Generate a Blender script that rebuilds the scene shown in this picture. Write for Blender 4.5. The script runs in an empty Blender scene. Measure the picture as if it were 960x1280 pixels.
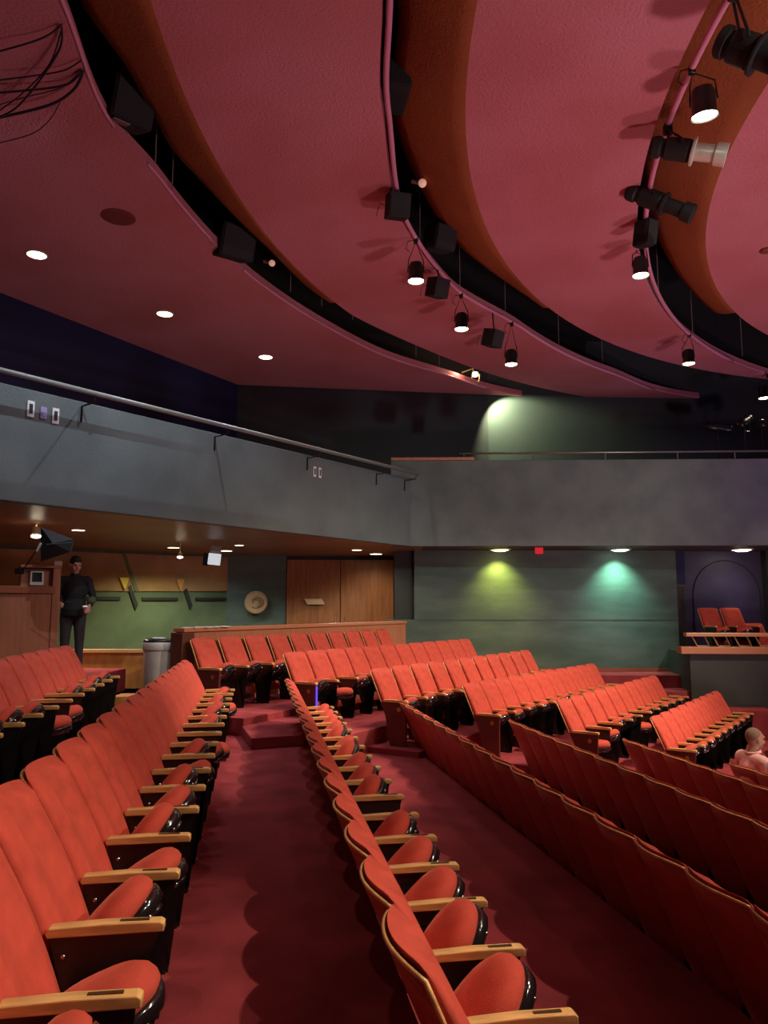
import bpy, bmesh, math, random
from mathutils import Vector, Matrix
random.seed(7)
C = bpy.context.scene.collection
sc = bpy.context.scene
PI = math.pi
# ------------------------------------------------------------------ camera
FPX, HZ, EYE = 962.0, 760.0, 1.73
PITCH = math.atan((HZ-640)/FPX)
cd = bpy.data.cameras.new('camera'); cam = bpy.data.objects.new('camera', cd); C.objects.link(cam)
cd.sensor_fit = 'VERTICAL'; cd.sensor_height = 32; cd.sensor_width = 24; cd.lens = FPX/1280*32
cd.clip_start = .05; cd.clip_end = 200
cam.location = (0, 0, EYE); cam.rotation_euler = (PI/2+PITCH, 0, 0)
sc.camera = cam
def ray(x, y):
    a, b, c = x-480, FPX, -(y-640)
    return Vector((a, b*math.cos(PITCH)-c*math.sin(PITCH), b*math.sin(PITCH)+c*math.cos(PITCH)))
def at_y(x, y, Y):
    d = ray(x, y); return Vector((0, 0, EYE))+d*(Y/d.y)
def at_z(x, y, z):
    d = ray(x, y); return Vector((0, 0, EYE))+d*((z-EYE)/d.z)
# ------------------------------------------------------------------ materials
MATS = {}
def mat(name, col, rough=.6, metal=0., noise=0., nscale=8., bump=0., bscale=60., sheen=0., emit=None, es=0., spec=.5,
        col2=None, wave=None, coat=0., trans=0., detail=4., lo=.35, hi=.65):
    if name in MATS: return MATS[name]
    m = bpy.data.materials.new(name); m.use_nodes = True
    nt = m.node_tree; b = nt.nodes['Principled BSDF']
    b.inputs['Base Color'].default_value = (*col, 1); b.inputs['Roughness'].default_value = rough
    b.inputs['Metallic'].default_value = metal; b.inputs['Specular IOR Level'].default_value = spec
    if sheen:
        b.inputs['Sheen Weight'].default_value = sheen; b.inputs['Sheen Roughness'].default_value = .35
        b.inputs['Sheen Tint'].default_value = (min(1, col[0]*2+.4), col[1]*2+.2, col[2]*2+.15, 1)
    if coat: b.inputs['Coat Weight'].default_value = coat
    if emit:
        b.inputs['Emission Color'].default_value = (*emit, 1); b.inputs['Emission Strength'].default_value = es
    tc = nt.nodes.new('ShaderNodeTexCoord')
    if noise or col2 or wave:
        if wave:
            mp = nt.nodes.new('ShaderNodeMapping'); mp.inputs['Scale'].default_value = wave
            nt.links.new(tc.outputs['Object'], mp.inputs['Vector']); src = mp.outputs['Vector']
        else: src = tc.outputs['Object']
        n = nt.nodes.new('ShaderNodeTexNoise'); n.inputs['Scale'].default_value = nscale; n.inputs['Detail'].default_value = detail
        nt.links.new(src, n.inputs['Vector'])
        r = nt.nodes.new('ShaderNodeValToRGB'); nt.links.new(n.outputs['Fac'], r.inputs['Fac'])
        c2 = col2 if col2 else tuple(max(0, v*(1-noise)) for v in col)
        r.color_ramp.elements[0].position = lo; r.color_ramp.elements[1].position = hi
        r.color_ramp.elements[0].color = (*c2, 1); r.color_ramp.elements[1].color = (*col, 1)
        nt.links.new(r.outputs['Color'], b.inputs['Base Color'])
    if bump:
        n2 = nt.nodes.new('ShaderNodeTexNoise'); n2.inputs['Scale'].default_value = bscale; n2.inputs['Detail'].default_value = 3
        nt.links.new(tc.outputs['Object'], n2.inputs['Vector'])
        bp = nt.nodes.new('ShaderNodeBump'); bp.inputs['Strength'].default_value = bump; bp.inputs['Distance'].default_value = .02
        nt.links.new(n2.outputs['Fac'], bp.inputs['Height']); nt.links.new(bp.outputs['Normal'], b.inputs['Normal'])
    MATS[name] = m; return m
velvet = mat('red_velvet', (.57, .078, .050), .85, noise=.25, nscale=9, bump=.15, bscale=160, sheen=.35, spec=.15)
laminate = mat('dark_red_laminate', (.42, .080, .052), .42, noise=.25, nscale=3, spec=.35)
oak = mat('honey_oak', (.80, .45, .16), .30, noise=.35, nscale=5, wave=(6, 1, 6), spec=.5, coat=.3)
blackm = mat('black_enamel', (.012, .010, .010), .3, spec=.5)
blackg = mat('black_gloss', (.010, .009, .009), .12, spec=.8, coat=.6)
steel = mat('steel', (.6, .6, .58), .3, metal=1)
carpet = mat('red_carpet', (.40, .058, .068), .95, noise=.35, nscale=2.2, bump=.5, bscale=220, sheen=.25, spec=.1)
pinkp = mat('rose_plaster', (.62, .215, .265), .85, col2=(.55, .165, .185), nscale=.55, detail=2, bump=.8, bscale=30, spec=.15)
orangep = mat('terracotta_plaster', (.33, .095, .035), .85, col2=(.27, .072, .028), nscale=.7, detail=2, bump=.8, bscale=30, spec=.15)
pipep = mat('pink_painted_steel', (.72, .26, .40), .4, spec=.4)
voidm = mat('black_loft', (.012, .009, .010), .9)
slate = mat('slate_plaster', (.135, .160, .162), .62, col2=(.105, .126, .130), nscale=1.3, detail=8, bump=.25, bscale=30, spec=.35)
slatew = mat('slate_plaster_scuffed', (.135, .158, .152), .62, col2=(.098, .120, .118), nscale=1.7, detail=9, bump=.25, bscale=30, spec=.35)
greenw = mat('dark_green_paint', (.105, .145, .125), .5, col2=(.070, .100, .088), nscale=1.4, detail=7, bump=.15, bscale=20, spec=.4, wave=(.7, .7, 2.4))
navy = mat('navy_paint', (.020, .020, .080), .6, spec=.3, noise=.3, nscale=.8)
darkwall = mat('dark_green_black_paint', (.022, .026, .024), .6, noise=.3, nscale=1.)
mural_g = mat('mural_green', (.115, .150, .085), .6, noise=.3, nscale=1.5, detail=6)
mural_b = mat('mural_bronze', (.46, .25, .10), .45, noise=.3, nscale=1.4, detail=8)
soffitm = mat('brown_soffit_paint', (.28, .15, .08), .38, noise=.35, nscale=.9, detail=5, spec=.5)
cherry = mat('cherry_veneer', (.52, .19, .10), .4, noise=.2, nscale=4, wave=(5, 5, .5), coat=.2)
dkwood = mat('dark_door_veneer', (.36, .14, .05), .42, noise=.3, nscale=4, wave=(4, 4, .4))
pine = mat('amber_wood', (.62, .27, .075), .4, noise=.3, nscale=3, wave=(3, 3, 1))
grayp = mat('grey_plastic', (.60, .58, .54), .45, noise=.15, nscale=6)
whitep = mat('white_plastic', (.8, .8, .78), .4)
paperm = mat('paper', (.8, .78, .72), .8)
bonem = mat('bone_sign', (.68, .50, .30), .5)
yellowt = mat('yellow_enamel', (.85, .62, .06), .5)
oranget = mat('orange_enamel', (.70, .33, .10), .5)
lens_w = mat('lit_lens_warm', (1, .95, .8), .4, emit=(1, .86, .62), es=14)
lens_d = mat('lit_downlight', (1, .9, .7), .4, emit=(1, .82, .55), es=9)
lens_y = mat('lit_downlight_yellow', (1, .9, .5), .4, emit=(.95, .95, .35), es=7)
lens_g = mat('lit_downlight_mint', (.8, 1, .9), .4, emit=(.6, 1, .80), es=8)
exitred = mat('exit_sign_red', (.6, .02, .03), .5, emit=(1, .02, .04), es=.35)
skin1 = mat('skin_brown', (.36, .175, .10), .5)
skin2 = mat('skin_light', (.55, .27, .20), .55)
hairm = mat('black_hair', (.012, .010, .010), .7)
stubble = mat('cropped_hair', (.21, .125, .08), .85, noise=.2, nscale=90)
pinkshirt = mat('pink_cotton', (.86, .48, .44), .85, noise=.15, nscale=10)
blackcloth = mat('black_cloth', (.010, .009, .011), .85)
whitecloth = mat('white_cotton', (.8, .78, .74), .85)
trouser = mat('grey_trousers', (.03, .025, .03), .85)
greenband = mat('olive_cloth', (.08, .085, .04), .85)
# ------------------------------------------------------------------ mesh helpers
def fin(o, label=None, cat=None, group=None, kind=None):
    if label: o['label'] = label
    if cat: o['category'] = cat
    if group: o['group'] = group
    if kind: o['kind'] = kind
    return o
def obj(name, bm, m, parent=None, smooth=False, bevel=0., **k):
    me = bpy.data.meshes.new(name)
    bmesh.ops.recalc_face_normals(bm, faces=bm.faces)
    if smooth:
        for f in bm.faces: f.smooth = True
    bm.to_mesh(me); bm.free(); me.materials.append(m)
    o = bpy.data.objects.new(name, me); C.objects.link(o)
    if parent: o.parent = parent
    if bevel:
        b = o.modifiers.new('bevel', 'BEVEL'); b.width = bevel; b.segments = 2; b.limit_method = 'ANGLE'
    return fin(o, **k)
def empty(name, label, cat, loc=(0, 0, 0), rz=0, group=None):
    o = bpy.data.objects.new(name, None); C.objects.link(o); o.location = loc; o.rotation_euler = (0, 0, rz)
    o.empty_display_size = .1
    return fin(o, label, cat, group)
def B(): return bmesh.new()
def box(bm, c, s, M=None):
    M = M or Matrix.Identity(4)
    v = [bm.verts.new(M @ Vector((c[0]+s[0]/2*i, c[1]+s[1]/2*j, c[2]+s[2]/2*k))) for i in (-1, 1) for j in (-1, 1) for k in (-1, 1)]
    for f in ((0, 1, 3, 2), (4, 6, 7, 5), (0, 4, 5, 1), (2, 3, 7, 6), (0, 2, 6, 4), (1, 5, 7, 3)): bm.faces.new([v[i] for i in f])
    return bm
def prism(bm, pts, z0, z1):
    a = [bm.verts.new((p[0], p[1], z0)) for p in pts]; b = [bm.verts.new((p[0], p[1], z1)) for p in pts]
    n = len(pts)
    f1 = bm.faces.new(a); f2 = bm.faces.new(b[::-1])
    for i in range(n): bm.faces.new((a[i], b[i], b[(i+1) % n], a[(i+1) % n]))
    if n > 4: bmesh.ops.triangulate(bm, faces=[f1, f2])
    return bm
def extr(bm, pts, d):
    """planar polygon (3d pts) thickened along vector d"""
    d = Vector(d); a = [bm.verts.new(p) for p in pts]; b = [bm.verts.new(Vector(p)+d) for p in pts]; n = len(pts)
    bm.faces.new(a); bm.faces.new(b[::-1])
    for i in range(n): bm.faces.new((a[i], b[i], b[(i+1) % n], a[(i+1) % n]))
    return bm
def frame_of(d):
    d = d.normalized(); up = Vector((0, 0, 1)) if abs(d.z) < .95 else Vector((1, 0, 0))
    x = d.cross(up).normalized(); y = x.cross(d).normalized(); return x, y
def tube(bm, pts, r, seg=8, cap=True, closed=False):
    pts = [Vector(p) for p in pts]; n = len(pts); rs = r if isinstance(r, (list, tuple)) else [r]*n
    rings = []
    px = None
    for i, p in enumerate(pts):
        if closed: d = pts[(i+1) % n]-pts[i-1]
        else: d = pts[min(i+1, n-1)]-pts[max(i-1, 0)]
        if d.length < 1e-9: d = Vector((0, 0, 1))
        d.normalize()
        if px is None: x, y = frame_of(d)
        else:
            x = (px-d*px.dot(d))
            x = x.normalized() if x.length > 1e-6 else frame_of(d)[0]
            y = x.cross(d)
        px = x
        rings.append([bm.verts.new(p+(x*math.cos(2*PI*k/seg)+y*math.sin(2*PI*k/seg))*rs[i]) for k in range(seg)])
    m = n if closed else n-1
    for i in range(m):
        A, D = rings[i], rings[(i+1) % n]
        for k in range(seg): bm.faces.new((A[k], A[(k+1) % seg], D[(k+1) % seg], D[k]))
    if cap and not closed:
        bm.faces.new(rings[0][::-1]); bm.faces.new(rings[-1])
    return bm
def lathe(bm, prof, seg=24, M=None, cap=True):
    """prof: (r, z) list, about z"""
    M = M or Matrix.Identity(4); rings = []
    for r, z in prof: rings.append([bm.verts.new(M @ Vector((r*math.cos(2*PI*k/seg), r*math.sin(2*PI*k/seg), z))) for k in range(seg)])
    for A, D in zip(rings, rings[1:]):
        for k in range(seg): bm.faces.new((A[k], A[(k+1) % seg], D[(k+1) % seg], D[k]))
    if cap: bm.faces.new(rings[0][::-1]); bm.faces.new(rings[-1])
    return bm
def ball(bm, c, r, u=14, v=9, M=None):
    r = r if isinstance(r, (list, tuple)) else (r, r, r)
    T = Matrix.Translation(c) @ (M or Matrix.Identity(4)) @ Matrix.Diagonal((*r, 1))
    bmesh.ops.create_uvsphere(bm, u_segments=u, v_segments=v, radius=1, matrix=T); return bm
def caps(bm, a, b, ra, rb, seg=12):
    a, b = Vector(a), Vector(b); tube(bm, [a, b], [ra, rb], seg); ball(bm, a, ra, 12, 8); ball(bm, b, rb, 12, 8); return bm
def lookm(p, d):
    """matrix at p whose -z axis looks along d"""
    return Matrix.Translation(p) @ Vector(d).to_track_quat('-Z', 'Y').to_matrix().to_4x4()
# ------------------------------------------------------------------ theatre seat
HW = .262
def shell_y(s, z):   # rear face of the backrest, local coordinates (facing +y)
    return -.265+.45*(1.01-z)-.060*(1-s*s)
def make_back_shell():
    bm = B(); N, K = 12, 8; th = .014
    def ztop(s): return 1.012-.012*abs(s)**4
    G = []
    for side in (0, 1):
        g = []
        for i in range(N+1):
            s = -1+2*i/N; col = []
            for k in range(K+1):
                z = .17+(ztop(s)-.17)*k/K
                col.append(bm.verts.new((s*HW, shell_y(s, z)+side*th, z)))
            g.append(col)
        G.append(g)
    for g in G:
        for i in range(N):
            for k in range(K): bm.faces.new((g[i][k], g[i+1][k], g[i+1][k+1], g[i][k+1]))
    a, b = G
    for i in range(N):
        for k in (0, K): bm.faces.new((a[i][k], a[i+1][k], b[i+1][k], b[i][k]))
    for k in range(K):
        for i in (0, N): bm.faces.new((a[i][k], a[i][k+1], b[i][k+1], b[i][k]))
    return bm
def make_trim():
    bm = B(); N = 12
    pts = [(-HW, shell_y(1, z)+.006, z) for z in (.55, .75, .92)]
    for i in range(N+1):
        s = -1+2*i/N; z = 1.014-.012*abs(s)**4
        pts.append((s*HW*.998, shell_y(s, z)+.006, z))
    pts += [(HW, shell_y(1, z)+.006, z) for z in (.92, .75, .55)]
    return tube(bm, pts, .008, 6)
def make_back_cushion():
    bm = B(); N, K = 16, 14; z0, z1 = .36, 1.035
    g = []
    for i in range(N+1):
        s = -1+2*i/N; col = []
        for k in range(K+1):
            t = k/K
            zt = z1-.016*abs(s)**10
            z = z0+(zt-z0)*t
            prof = (1-abs(s)**7)**.5*.040
            ridge = .034/(1+math.exp((abs(s)-.70)*30))
            topr = math.sqrt(max(0, 1-max(0, (t-.93)/.07)**2)); botr = math.sqrt(max(0, 1-max(0, (.06-t)/.06)**2))
            y = shell_y(s, min(z, 1.01))+.016+(.018+prof+ridge+.022*math.sin(PI*min(1, t*1.1)))*topr*botr
            col.append(bm.verts.new((s*(HW-.012), y, z)))
        g.append(col)
    h = []
    for i in range(N+1):
        s = -1+2*i/N; col = []
        for k in range(K+1):
            zt = z1-.016*abs(s)**10
            z = z0+(zt-z0)*k/K
            col.append(bm.verts.new((s*(HW-.012), shell_y(s, min(z, 1.01))+.0145, z)))
        h.append(col)
    for q in (g, h):
        for i in range(N):
            for k in range(K): bm.faces.new((q[i][k], q[i+1][k], q[i+1][k+1], q[i][k+1]))
    for i in range(N):
        for k in (0, K): bm.faces.new((g[i][k], g[i+1][k], h[i+1][k], h[i][k]))
    for k in range(K):
        for i in (0, N): bm.faces.new((g[i][k], g[i][k+1], h[i][k+1], h[i][k]))
    return bm
def plan(th, L=.42, w=.212):     # rounded seat outline: y from 0 (pivot) to L
    c, s = math.cos(th), math.sin(th)
    e = 2/2.7
    x = w*(abs(c)**e)*(1 if c > 0 else -1)
    y = L/2+L/2*(abs(s)**e)*(1 if s > 0 else -1)
    x *= 1-.40*max(0, (y/L-.15)/.85)**1.5
    return x, y
def seat_cushion():   # seat lying flat, pivot at origin, top at +z
    bm = B(); n = 28; prof = [(0.0, .000, 0), (.93, .0, 0), (1.0, .015, 0), (1.0, .040, 0), (.94, .066, 1), (.80, .087, 1), (.5, .100, 1), (.2, .105, 1)]
    rings = []
    for q, z, _ in prof[1:]:
        ring = []
        for k in range(n):
            x, y = plan(2*PI*k/n); ring.append(bm.verts.new((x*q, .215+(y-.215)*q, z)))
        rings.append(ring)
    for A, D in zip(rings, rings[1:]):
        for k in range(n): bm.faces.new((A[k], A[(k+1) % n], D[(k+1) % n], D[k]))
    bm.faces.new(rings[0][::-1]); bm.faces.new(rings[-1])
    return bm
def seat_pan():
    bm = B(); n = 28; rings = []
    for q, z in ((.80, -.062), (.97, -.048), (1.0, -.02), (1.0, .0), (.93, .001)):
        rings.append([bm.verts.new((plan(2*PI*k/n)[0]*q, .215+(plan(2*PI*k/n)[1]-.215)*q, z)) for k in range(n)])
    for A, D in zip(rings, rings[1:]):
        for k in range(n): bm.faces.new((A[k], A[(k+1) % n], D[(k+1) % n], D[k]))
    bm.faces.new(rings[0][::-1]); bm.faces.new(rings[-1])
    box(bm, (0, .06, -.06), (.40, .05, .05)); box(bm, (0, .27, -.066), (.06, .22, .02))
    return bm
def seat_bolts():
    bm = B()
    ball(bm, (0, 0, 0), .012, 8, 5)
    return bm
def armrest_bm():   # wooden arm cap, y from 0 to .385, top z .63
    bm = B(); pr = [(-.005, .596), (-.012, .612), (.0, .628), (.18, .634), (.375, .630), (.388, .622), (.388, .596)]
    w = .027
    a = [bm.verts.new((-w, y, z)) for y, z in pr]; b = [bm.verts.new((w, y, z)) for y, z in pr]; n = len(pr)
    bm.faces.new(a); bm.faces.new(b[::-1])
    for i in range(n): bm.faces.new((a[i], b[i], b[(i+1) % n], a[(i+1) % n]))
    return bm
def armslot_bm():
    return box(B(), (0, .285, .6335), (.016, .10, .004))
def standard_bm():   # black cast side frame under the arm
    bm = B(); w = .014
    pr = [(.08, .0), (.30, .0), (.30, .02), (.20, .06), (.17, .30), (.22, .42), (.34, .50), (.37, .596), (.0, .596), (.012, .45), (.078, .30), (.10, .06), (.08, .02)]
    a = [bm.verts.new((-w, y, z)) for y, z in pr]; b = [bm.verts.new((w, y, z)) for y, z in pr]; n = len(pr)
    f1 = bm.faces.new(a); f2 = bm.faces.new(b[::-1])
    for i in range(n): bm.faces.new((a[i], b[i], b[(i+1) % n], a[(i+1) % n]))
    bmesh.ops.triangulate(bm, faces=[f1, f2])
    box(bm, (0, .14, .006), (.07, .30, .012))
    return bm
def bolt_bm():
    bm = B(); tube(bm, [(-.019, .05, .53), (.019, .05, .53)], .008, 8); return bm
def endpanel_bm():
    bm = B(); pr = [(-.06, .0), (.34, .0), (.355, .40), (.375, .596), (-.10, .596), (-.09, .50), (.0, .2)]
    pr = [(.10, .0), (.36, .0), (.365, .45), (.375, .596), (-.06, .596), (.03, .40)]
    a = [bm.verts.new((-.018, y, z)) for y, z in pr]; b = [bm.verts.new((.018, y, z)) for y, z in pr]; n = len(pr)
    f1 = bm.faces.new(a); f2 = bm.faces.new(b[::-1])
    for i in range(n): bm.faces.new((a[i], b[i], b[(i+1) % n], a[(i+1) % n]))
    return bm
def plate_bm():
    bm = B(); M = Matrix.Translation((.019, .25, .50)) @ Matrix.Rotation(PI/2, 4, 'Y')
    lathe(bm, [(.030, 0), (.030, .004), (.024, .006), (.024, .003)], 20, M)
    return bm
def me(bm, name, m, smooth=False):
    o = obj(name, bm, m, smooth=smooth); d = o.data; bpy.data.objects.remove(o); return d
MS = dict(back_shell=me(make_back_shell(), 'back_shell', laminate, True), trim=me(make_trim(), 'edge_trim', oak, True),
          backrest=me(make_back_cushion(), 'backrest', velvet, True), seat=me(seat_cushion(), 'seat', velvet, True),
          pan=me(seat_pan(), 'seat_pan', blackg, True), bolts=me(seat_bolts(), 'seat_bolts', steel, True),
          arm=me(armrest_bm(), 'armrest', oak), slot=me(armslot_bm(), 'number_plate', mat('dark_bronze', (.10, .05, .02), .4, metal=.5)),
          std=me(standard_bm(), 'side_frame', blackm), abolt=me(bolt_bm(), 'frame_bolts', steel, True),
          endp=me(endpanel_bm(), 'end_panel', mat('dark_maroon_panel', (.12, .022, .018), .4, noise=.2, nscale=3)), plate=me(plate_bm(), 'row_badge', mat('brass', (.55, .35, .12), .35, metal=.8)))
def part(name, key, parent, loc=(0, 0, 0), rot=(0, 0, 0)):
    o = bpy.data.objects.new(name, MS[key]); C.objects.link(o); o.parent = parent; o.location = loc; o.rotation_euler = rot
    return o
def bevmod(o, w):
    b = o.modifiers.new('bevel', 'BEVEL'); b.width = w; b.segments = 2; b.limit_method = 'ANGLE'; return o
def seat(loc, rz, tilt, label, group, pitch, far_arm=True, near_arm=None):
    t = empty('theatre_chair', label, 'theatre chair', loc, rz, group)
    sh = part('back_shell', 'back_shell', t); part('edge_trim', 'trim', sh)
    part('backrest', 'backrest', t)
    st = part('seat', 'seat', t, (0, .035, .345), (tilt, 0, 0))
    pn = part('seat_pan', 'pan', t, (0, .035, .345), (tilt, 0, 0))
    for bx, by in ((-.10, .36), (.10, .36), (-.15, .27), (.15, .27)): part('bolt', 'bolts', pn, (bx, by, -.048))
    def arm(x):
        a = part('armrest', 'arm', t, (x, 0, 0)); bevmod(a, .004); part('number_plate', 'slot', a)
    if far_arm:
        arm(-pitch/2); s_ = part('side_frame', 'std', t, (-pitch/2, 0, 0)); part('bolt', 'abolt', s_)
    if near_arm == 'panel':
        arm(pitch/2); e = part('end_panel', 'endp', t, (pitch/2, 0, 0)); part('row_badge', 'plate', e)
    elif near_arm:
        arm(pitch/2); part('side_frame', 'std', t, (pitch/2, 0, 0))
    return t
ORD = 'first second third fourth fifth sixth seventh eighth ninth tenth eleventh twelfth thirteenth fourteenth fifteenth sixteenth seventeenth eighteenth nineteenth twentieth'.split()
def row(P0, P1, n, z, phrase, group, extra_near=0, panel=False, rim=True, downs=(), countfrom='far', tl=(.80, 1.02), head='tipped-up chair'):
    """P0 near joint, P1 far joint of the back rims; n seats between them"""
    P0, P1 = Vector((P0[0], P0[1], 0)), Vector((P1[0], P1[1], 0)); d = P1-P0; L = d.length; u = d/L; pitch = L/n
    nrm = Vector((u.y, -u.x, 0)); rz = math.atan2(-nrm.x, nrm.y)
    total = n+extra_near
    for i in range(-extra_near, n):
        c = P0+u*(pitch*(i+.5))
        if rim: c = c+nrm*.265
        c.z = z
        k = (n-1-i) if countfrom == 'far' else i
        if k in downs: tilt = downs[k] if isinstance(downs, dict) else .12
        else: tilt = random.uniform(*tl)
        h = head if tilt > .4 else 'chair with lowered seat'
        seat(c, rz, tilt, '%s, %s from the aisle, in %s' % (h, ORD[k], phrase), group, pitch, True, 'panel' if (panel and i == 0) else ('arm' if (i == -extra_near) else None))
    return u, nrm, pitch
def sc2(p, k): return (p[0]*k, p[1]*k)
# near sections (seen along the rows); joints measured on the plane of the rims
BLUE = mat('blue_led', (.05, .05, .5), .5, emit=(.10, .06, 1.), es=1.1)
def shifted(p, u, d):
    nrm = (u[1], -u[0]); return (p[0]+nrm[0]*d, p[1]+nrm[1]*d)
uL = (math.sin(math.radians(-9.2)), math.cos(math.radians(-9.2)))
def fromtips(tip_near, tip_far):   # tips -> rims
    return shifted(tip_near, uL, -.385-.265), shifted(tip_far, uL, -.385-.265)
a, b = fromtips((-.70, 2.38), (-2.05, 10.78))
row(a, b, 16, 0., 'the row left of the carpeted walkway', 'seats left of the walkway', extra_near=1, downs={15: .45, 13: .62, 6: .15, 7: .45, 1: .3, 9: .6})
ROWLINES = {'L': (a, b)}
mN, mF = shifted((.28, 2.79), uL, -.265), shifted((-1.09, 11.09), uL, -.265)
row(mN, mF, 16, -.28, 'the row right of the carpeted walkway', 'seats right of the walkway', extra_near=1, downs={10: .3}, tl=(.82, 1.02))
ROWLINES['M'] = (mN, mF)
row((1.64, 3.66), (.22, 11.37), 15, -.61, 'the longest row seen from behind', 'seats of the longest row seen from behind', extra_near=2, tl=(.75, .98))
ROWLINES['R1'] = ((1.64, 3.66), (.22, 11.37))
row((2.74, 5.99), (1.76, 11.15), 10, -.85, 'the second row seen from behind', 'seats of the second row seen from behind', extra_near=2)
ROWLINES['R2'] = ((2.74, 5.99), (1.76, 11.15))
row((3.80, 8.50), (3.34, 11.12), 5, -1.10, 'the third row seen from behind', 'seats of the third row seen from behind', extra_near=2)
ROWLINES['R3'] = ((3.80, 8.50), (3.34, 11.12))
r4F = (4.60, 10.62); r4N = (4.80, 9.57)
row(r4N, r4F, 2, -1.33, 'the row the man sits in', 'seats of the row the man sits in', extra_near=2, downs={0: .1, 1: .1, 2: .1})
ROWLINES['R4'] = (r4N, r4F)
bF = shifted((-3.50, 10.38), uL, -.65); bN = (bF[0]-uL[0]*.53*11, bF[1]-uL[1]*.53*11)
row(bN, bF, 11, .21, 'the row below the wooden booth', 'seats below the wooden booth', downs={5: .2, 4: .3})
ROWLINES['B'] = (bN, bF)
# far section; (near rim, far rim) measured with drop H below the eye
FR = []
def frow(n0, f0, n, H, phrase, downs={}):
    zr = EYE-H
    p0, p1 = at_z(n0[0], n0[1], zr), at_z(f0[0], f0[1], zr)
    z = zr-1.012
    if len(FR) in (1, 2):
        dd_ = (p1-p0).normalized(); n_ = Vector((dd_.y, -dd_.x, 0)); q = p0+n_*(.265+.385); zz = (.22, .58) if len(FR) == 1 else (.50, .58)
        obj('aisle_light_strip', box(B(), (q.x, q.y, z+sum(zz)/2), (.022, .022, zz[1]-zz[0])), BLUE, label='blue glowing strip on the end panel of the %s far row' % ('second' if len(FR) == 1 else 'third'), cat='aisle light')
    u, nr, pitch = row(p0, p1, n, z, phrase, 'seats in '+phrase, panel=True, downs=downs, countfrom='near', tl=(.62, .85))
    FR.append((p0, p1, z, u, nr))
frow((234, 800.5), (484, 787.3), 10, .475, 'the back row under the parapet')
frow((353, 818), (586, 799.7), 12, .69, 'the far row below the back row', {1: .15})
frow((461, 839), (661, 813.5), 11, .91, 'the far row with a tall dark end panel')
frow((577.5, 857.5), (742, 830.5), 11, 1.19, 'the fourth far row below the parapet')
frow((694.6, 878.5), (819, 845), 10, 1.42, 'the fifth far row below the parapet', {0: .12, 1: .4, 4: .1})
frow((813, 900), (897, 864.5), 9, 1.69, 'the sixth far row below the parapet')
p7 = Vector((6.72, 13.5, 0)); FR.append(None)
u7, n7, _ = row(p7, p7+Vector((.559, .829, 0))*1.6, 3, -1.25, 'the far row behind the man', 'chairs in the far row behind the man', panel=True, countfrom='near', tl=(.62, .85))
FR[-1] = (p7, p7+u7*1.6, -1.25, u7, n7)
# ------------------------------------------------------------------ floors
def lx(key, y, off=0):
    a, b = ROWLINES[key]; s = (b[0]-a[0])/(b[1]-a[1]); return a[0]+s*(y-a[1])+off
def clip(poly, a, b, c):  # keep a*x+b*y<=c
    out = []
    for i in range(len(poly)):
        p, q = poly[i], poly[(i+1) % len(poly)]; dp, dq = a*p[0]+b*p[1]-c, a*q[0]+b*q[1]-c
        if dp <= 0: out.append(p)
        if dp*dq < 0:
            t = dp/(dp-dq); out.append((p[0]+(q[0]-p[0])*t, p[1]+(q[1]-p[1])*t))
    return out
def floor(poly, z, z0=-2.2, m=None):
    return obj('floor', prism(B(), poly, z0, z), m or carpet, kind='structure', bevel=.012)
keys = ['B', 'L', 'M', 'R1', 'R2', 'R3', 'R4']; zs = [.21, 0, -.28, -.61, -.85, -1.10, -1.33]
for i, k in enumerate(keys):
    y0, y1 = -3, 12.6
    o = .25
    if i+1 < len(keys): r0, r1 = lx(keys[i+1], y0, o), lx(keys[i+1], y1, o)
    else: r0, r1 = lx(k, y0, o)+1.6, lx(k, y1, o)+1.6
    l0, l1 = lx(k, y0, o), lx(k, y1, o)
    if k == 'B': l0 -= .5; l1 -= .5; y1 = 10.75; l1 = lx(k, y1, o)-.5; r1 = lx('L', y1, o)
    floor([(l0, y0), (r0, y0), (r1, y1), (l1, y1)], zs[i])
floor([(-30, -3), (30, -3), (30, 24), (-30, 24)], -2.1, -2.3, mat('dark_concrete', (.03, .02, .02), .9))
# landing step at the far end of the walkway, and the side bits of aisle
floor([(lx('L', 9.9, .93), 9.75), (lx('M', 10.1, .25), 10.05), (lx('M', 12.5, .25), 12.5), (-4.0, 12.5), (-4.0, 11.25), (lx('L', 11.25, .7), 11.25)], .14, 0)
floor([(-4.6, 10.9), (-3.3, 10.9), (-2.5, 12.4), (-3.4, 13.0), (-4.6, 13.0)], .41, 0)
F34 = math.radians(33.5)
for i, (p0, p1, z, u, nr) in enumerate(FR):
    s = p0-u*.22+nr*.06; e = p1+u*4
    if i+1 < len(FR):
        q0 = FR[i+1][0]; w = (q0-p0).dot(nr)+.06
    else: w = 1.3
    if i == 0: s = s-nr*.25; w += .25
    poly = [(s.x, s.y), (e.x, e.y), ((e+nr*w).x, (e+nr*w).y), ((s+nr*w).x, (s+nr*w).y)]
    poly = clip(poly, 0, 1, 18.7); poly = clip(poly, 1, .12, 8.75+.12*15)
    floor(poly, z)
# cross steps beside the green wall
floor([(2.6, 17.75), (7.35, 17.75), (7.0, 18.75), (2.6, 18.75)], .22, -.5)
floor([(5.3, 17.0), (7.75, 17.0), (7.75, 17.75), (5.3, 17.75)], -.06, -1)
floor([(6.3, 16.3), (8.1, 16.3), (8.1, 17.0), (6.3, 17.0)], -.37, -1.4)
# rear concourse floor
floor([(-12, 10.4), (-4.3, 10.4), (-4.3, 11.0), (-3.3, 11.0), (-2.9, 11.6), (.2, 18.3), (.9, 18.9), (.9, 21.2), (-12, 21.2)], .41, -.2, mat('concourse_carpet', (.10, .02, .02), .95))
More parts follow.
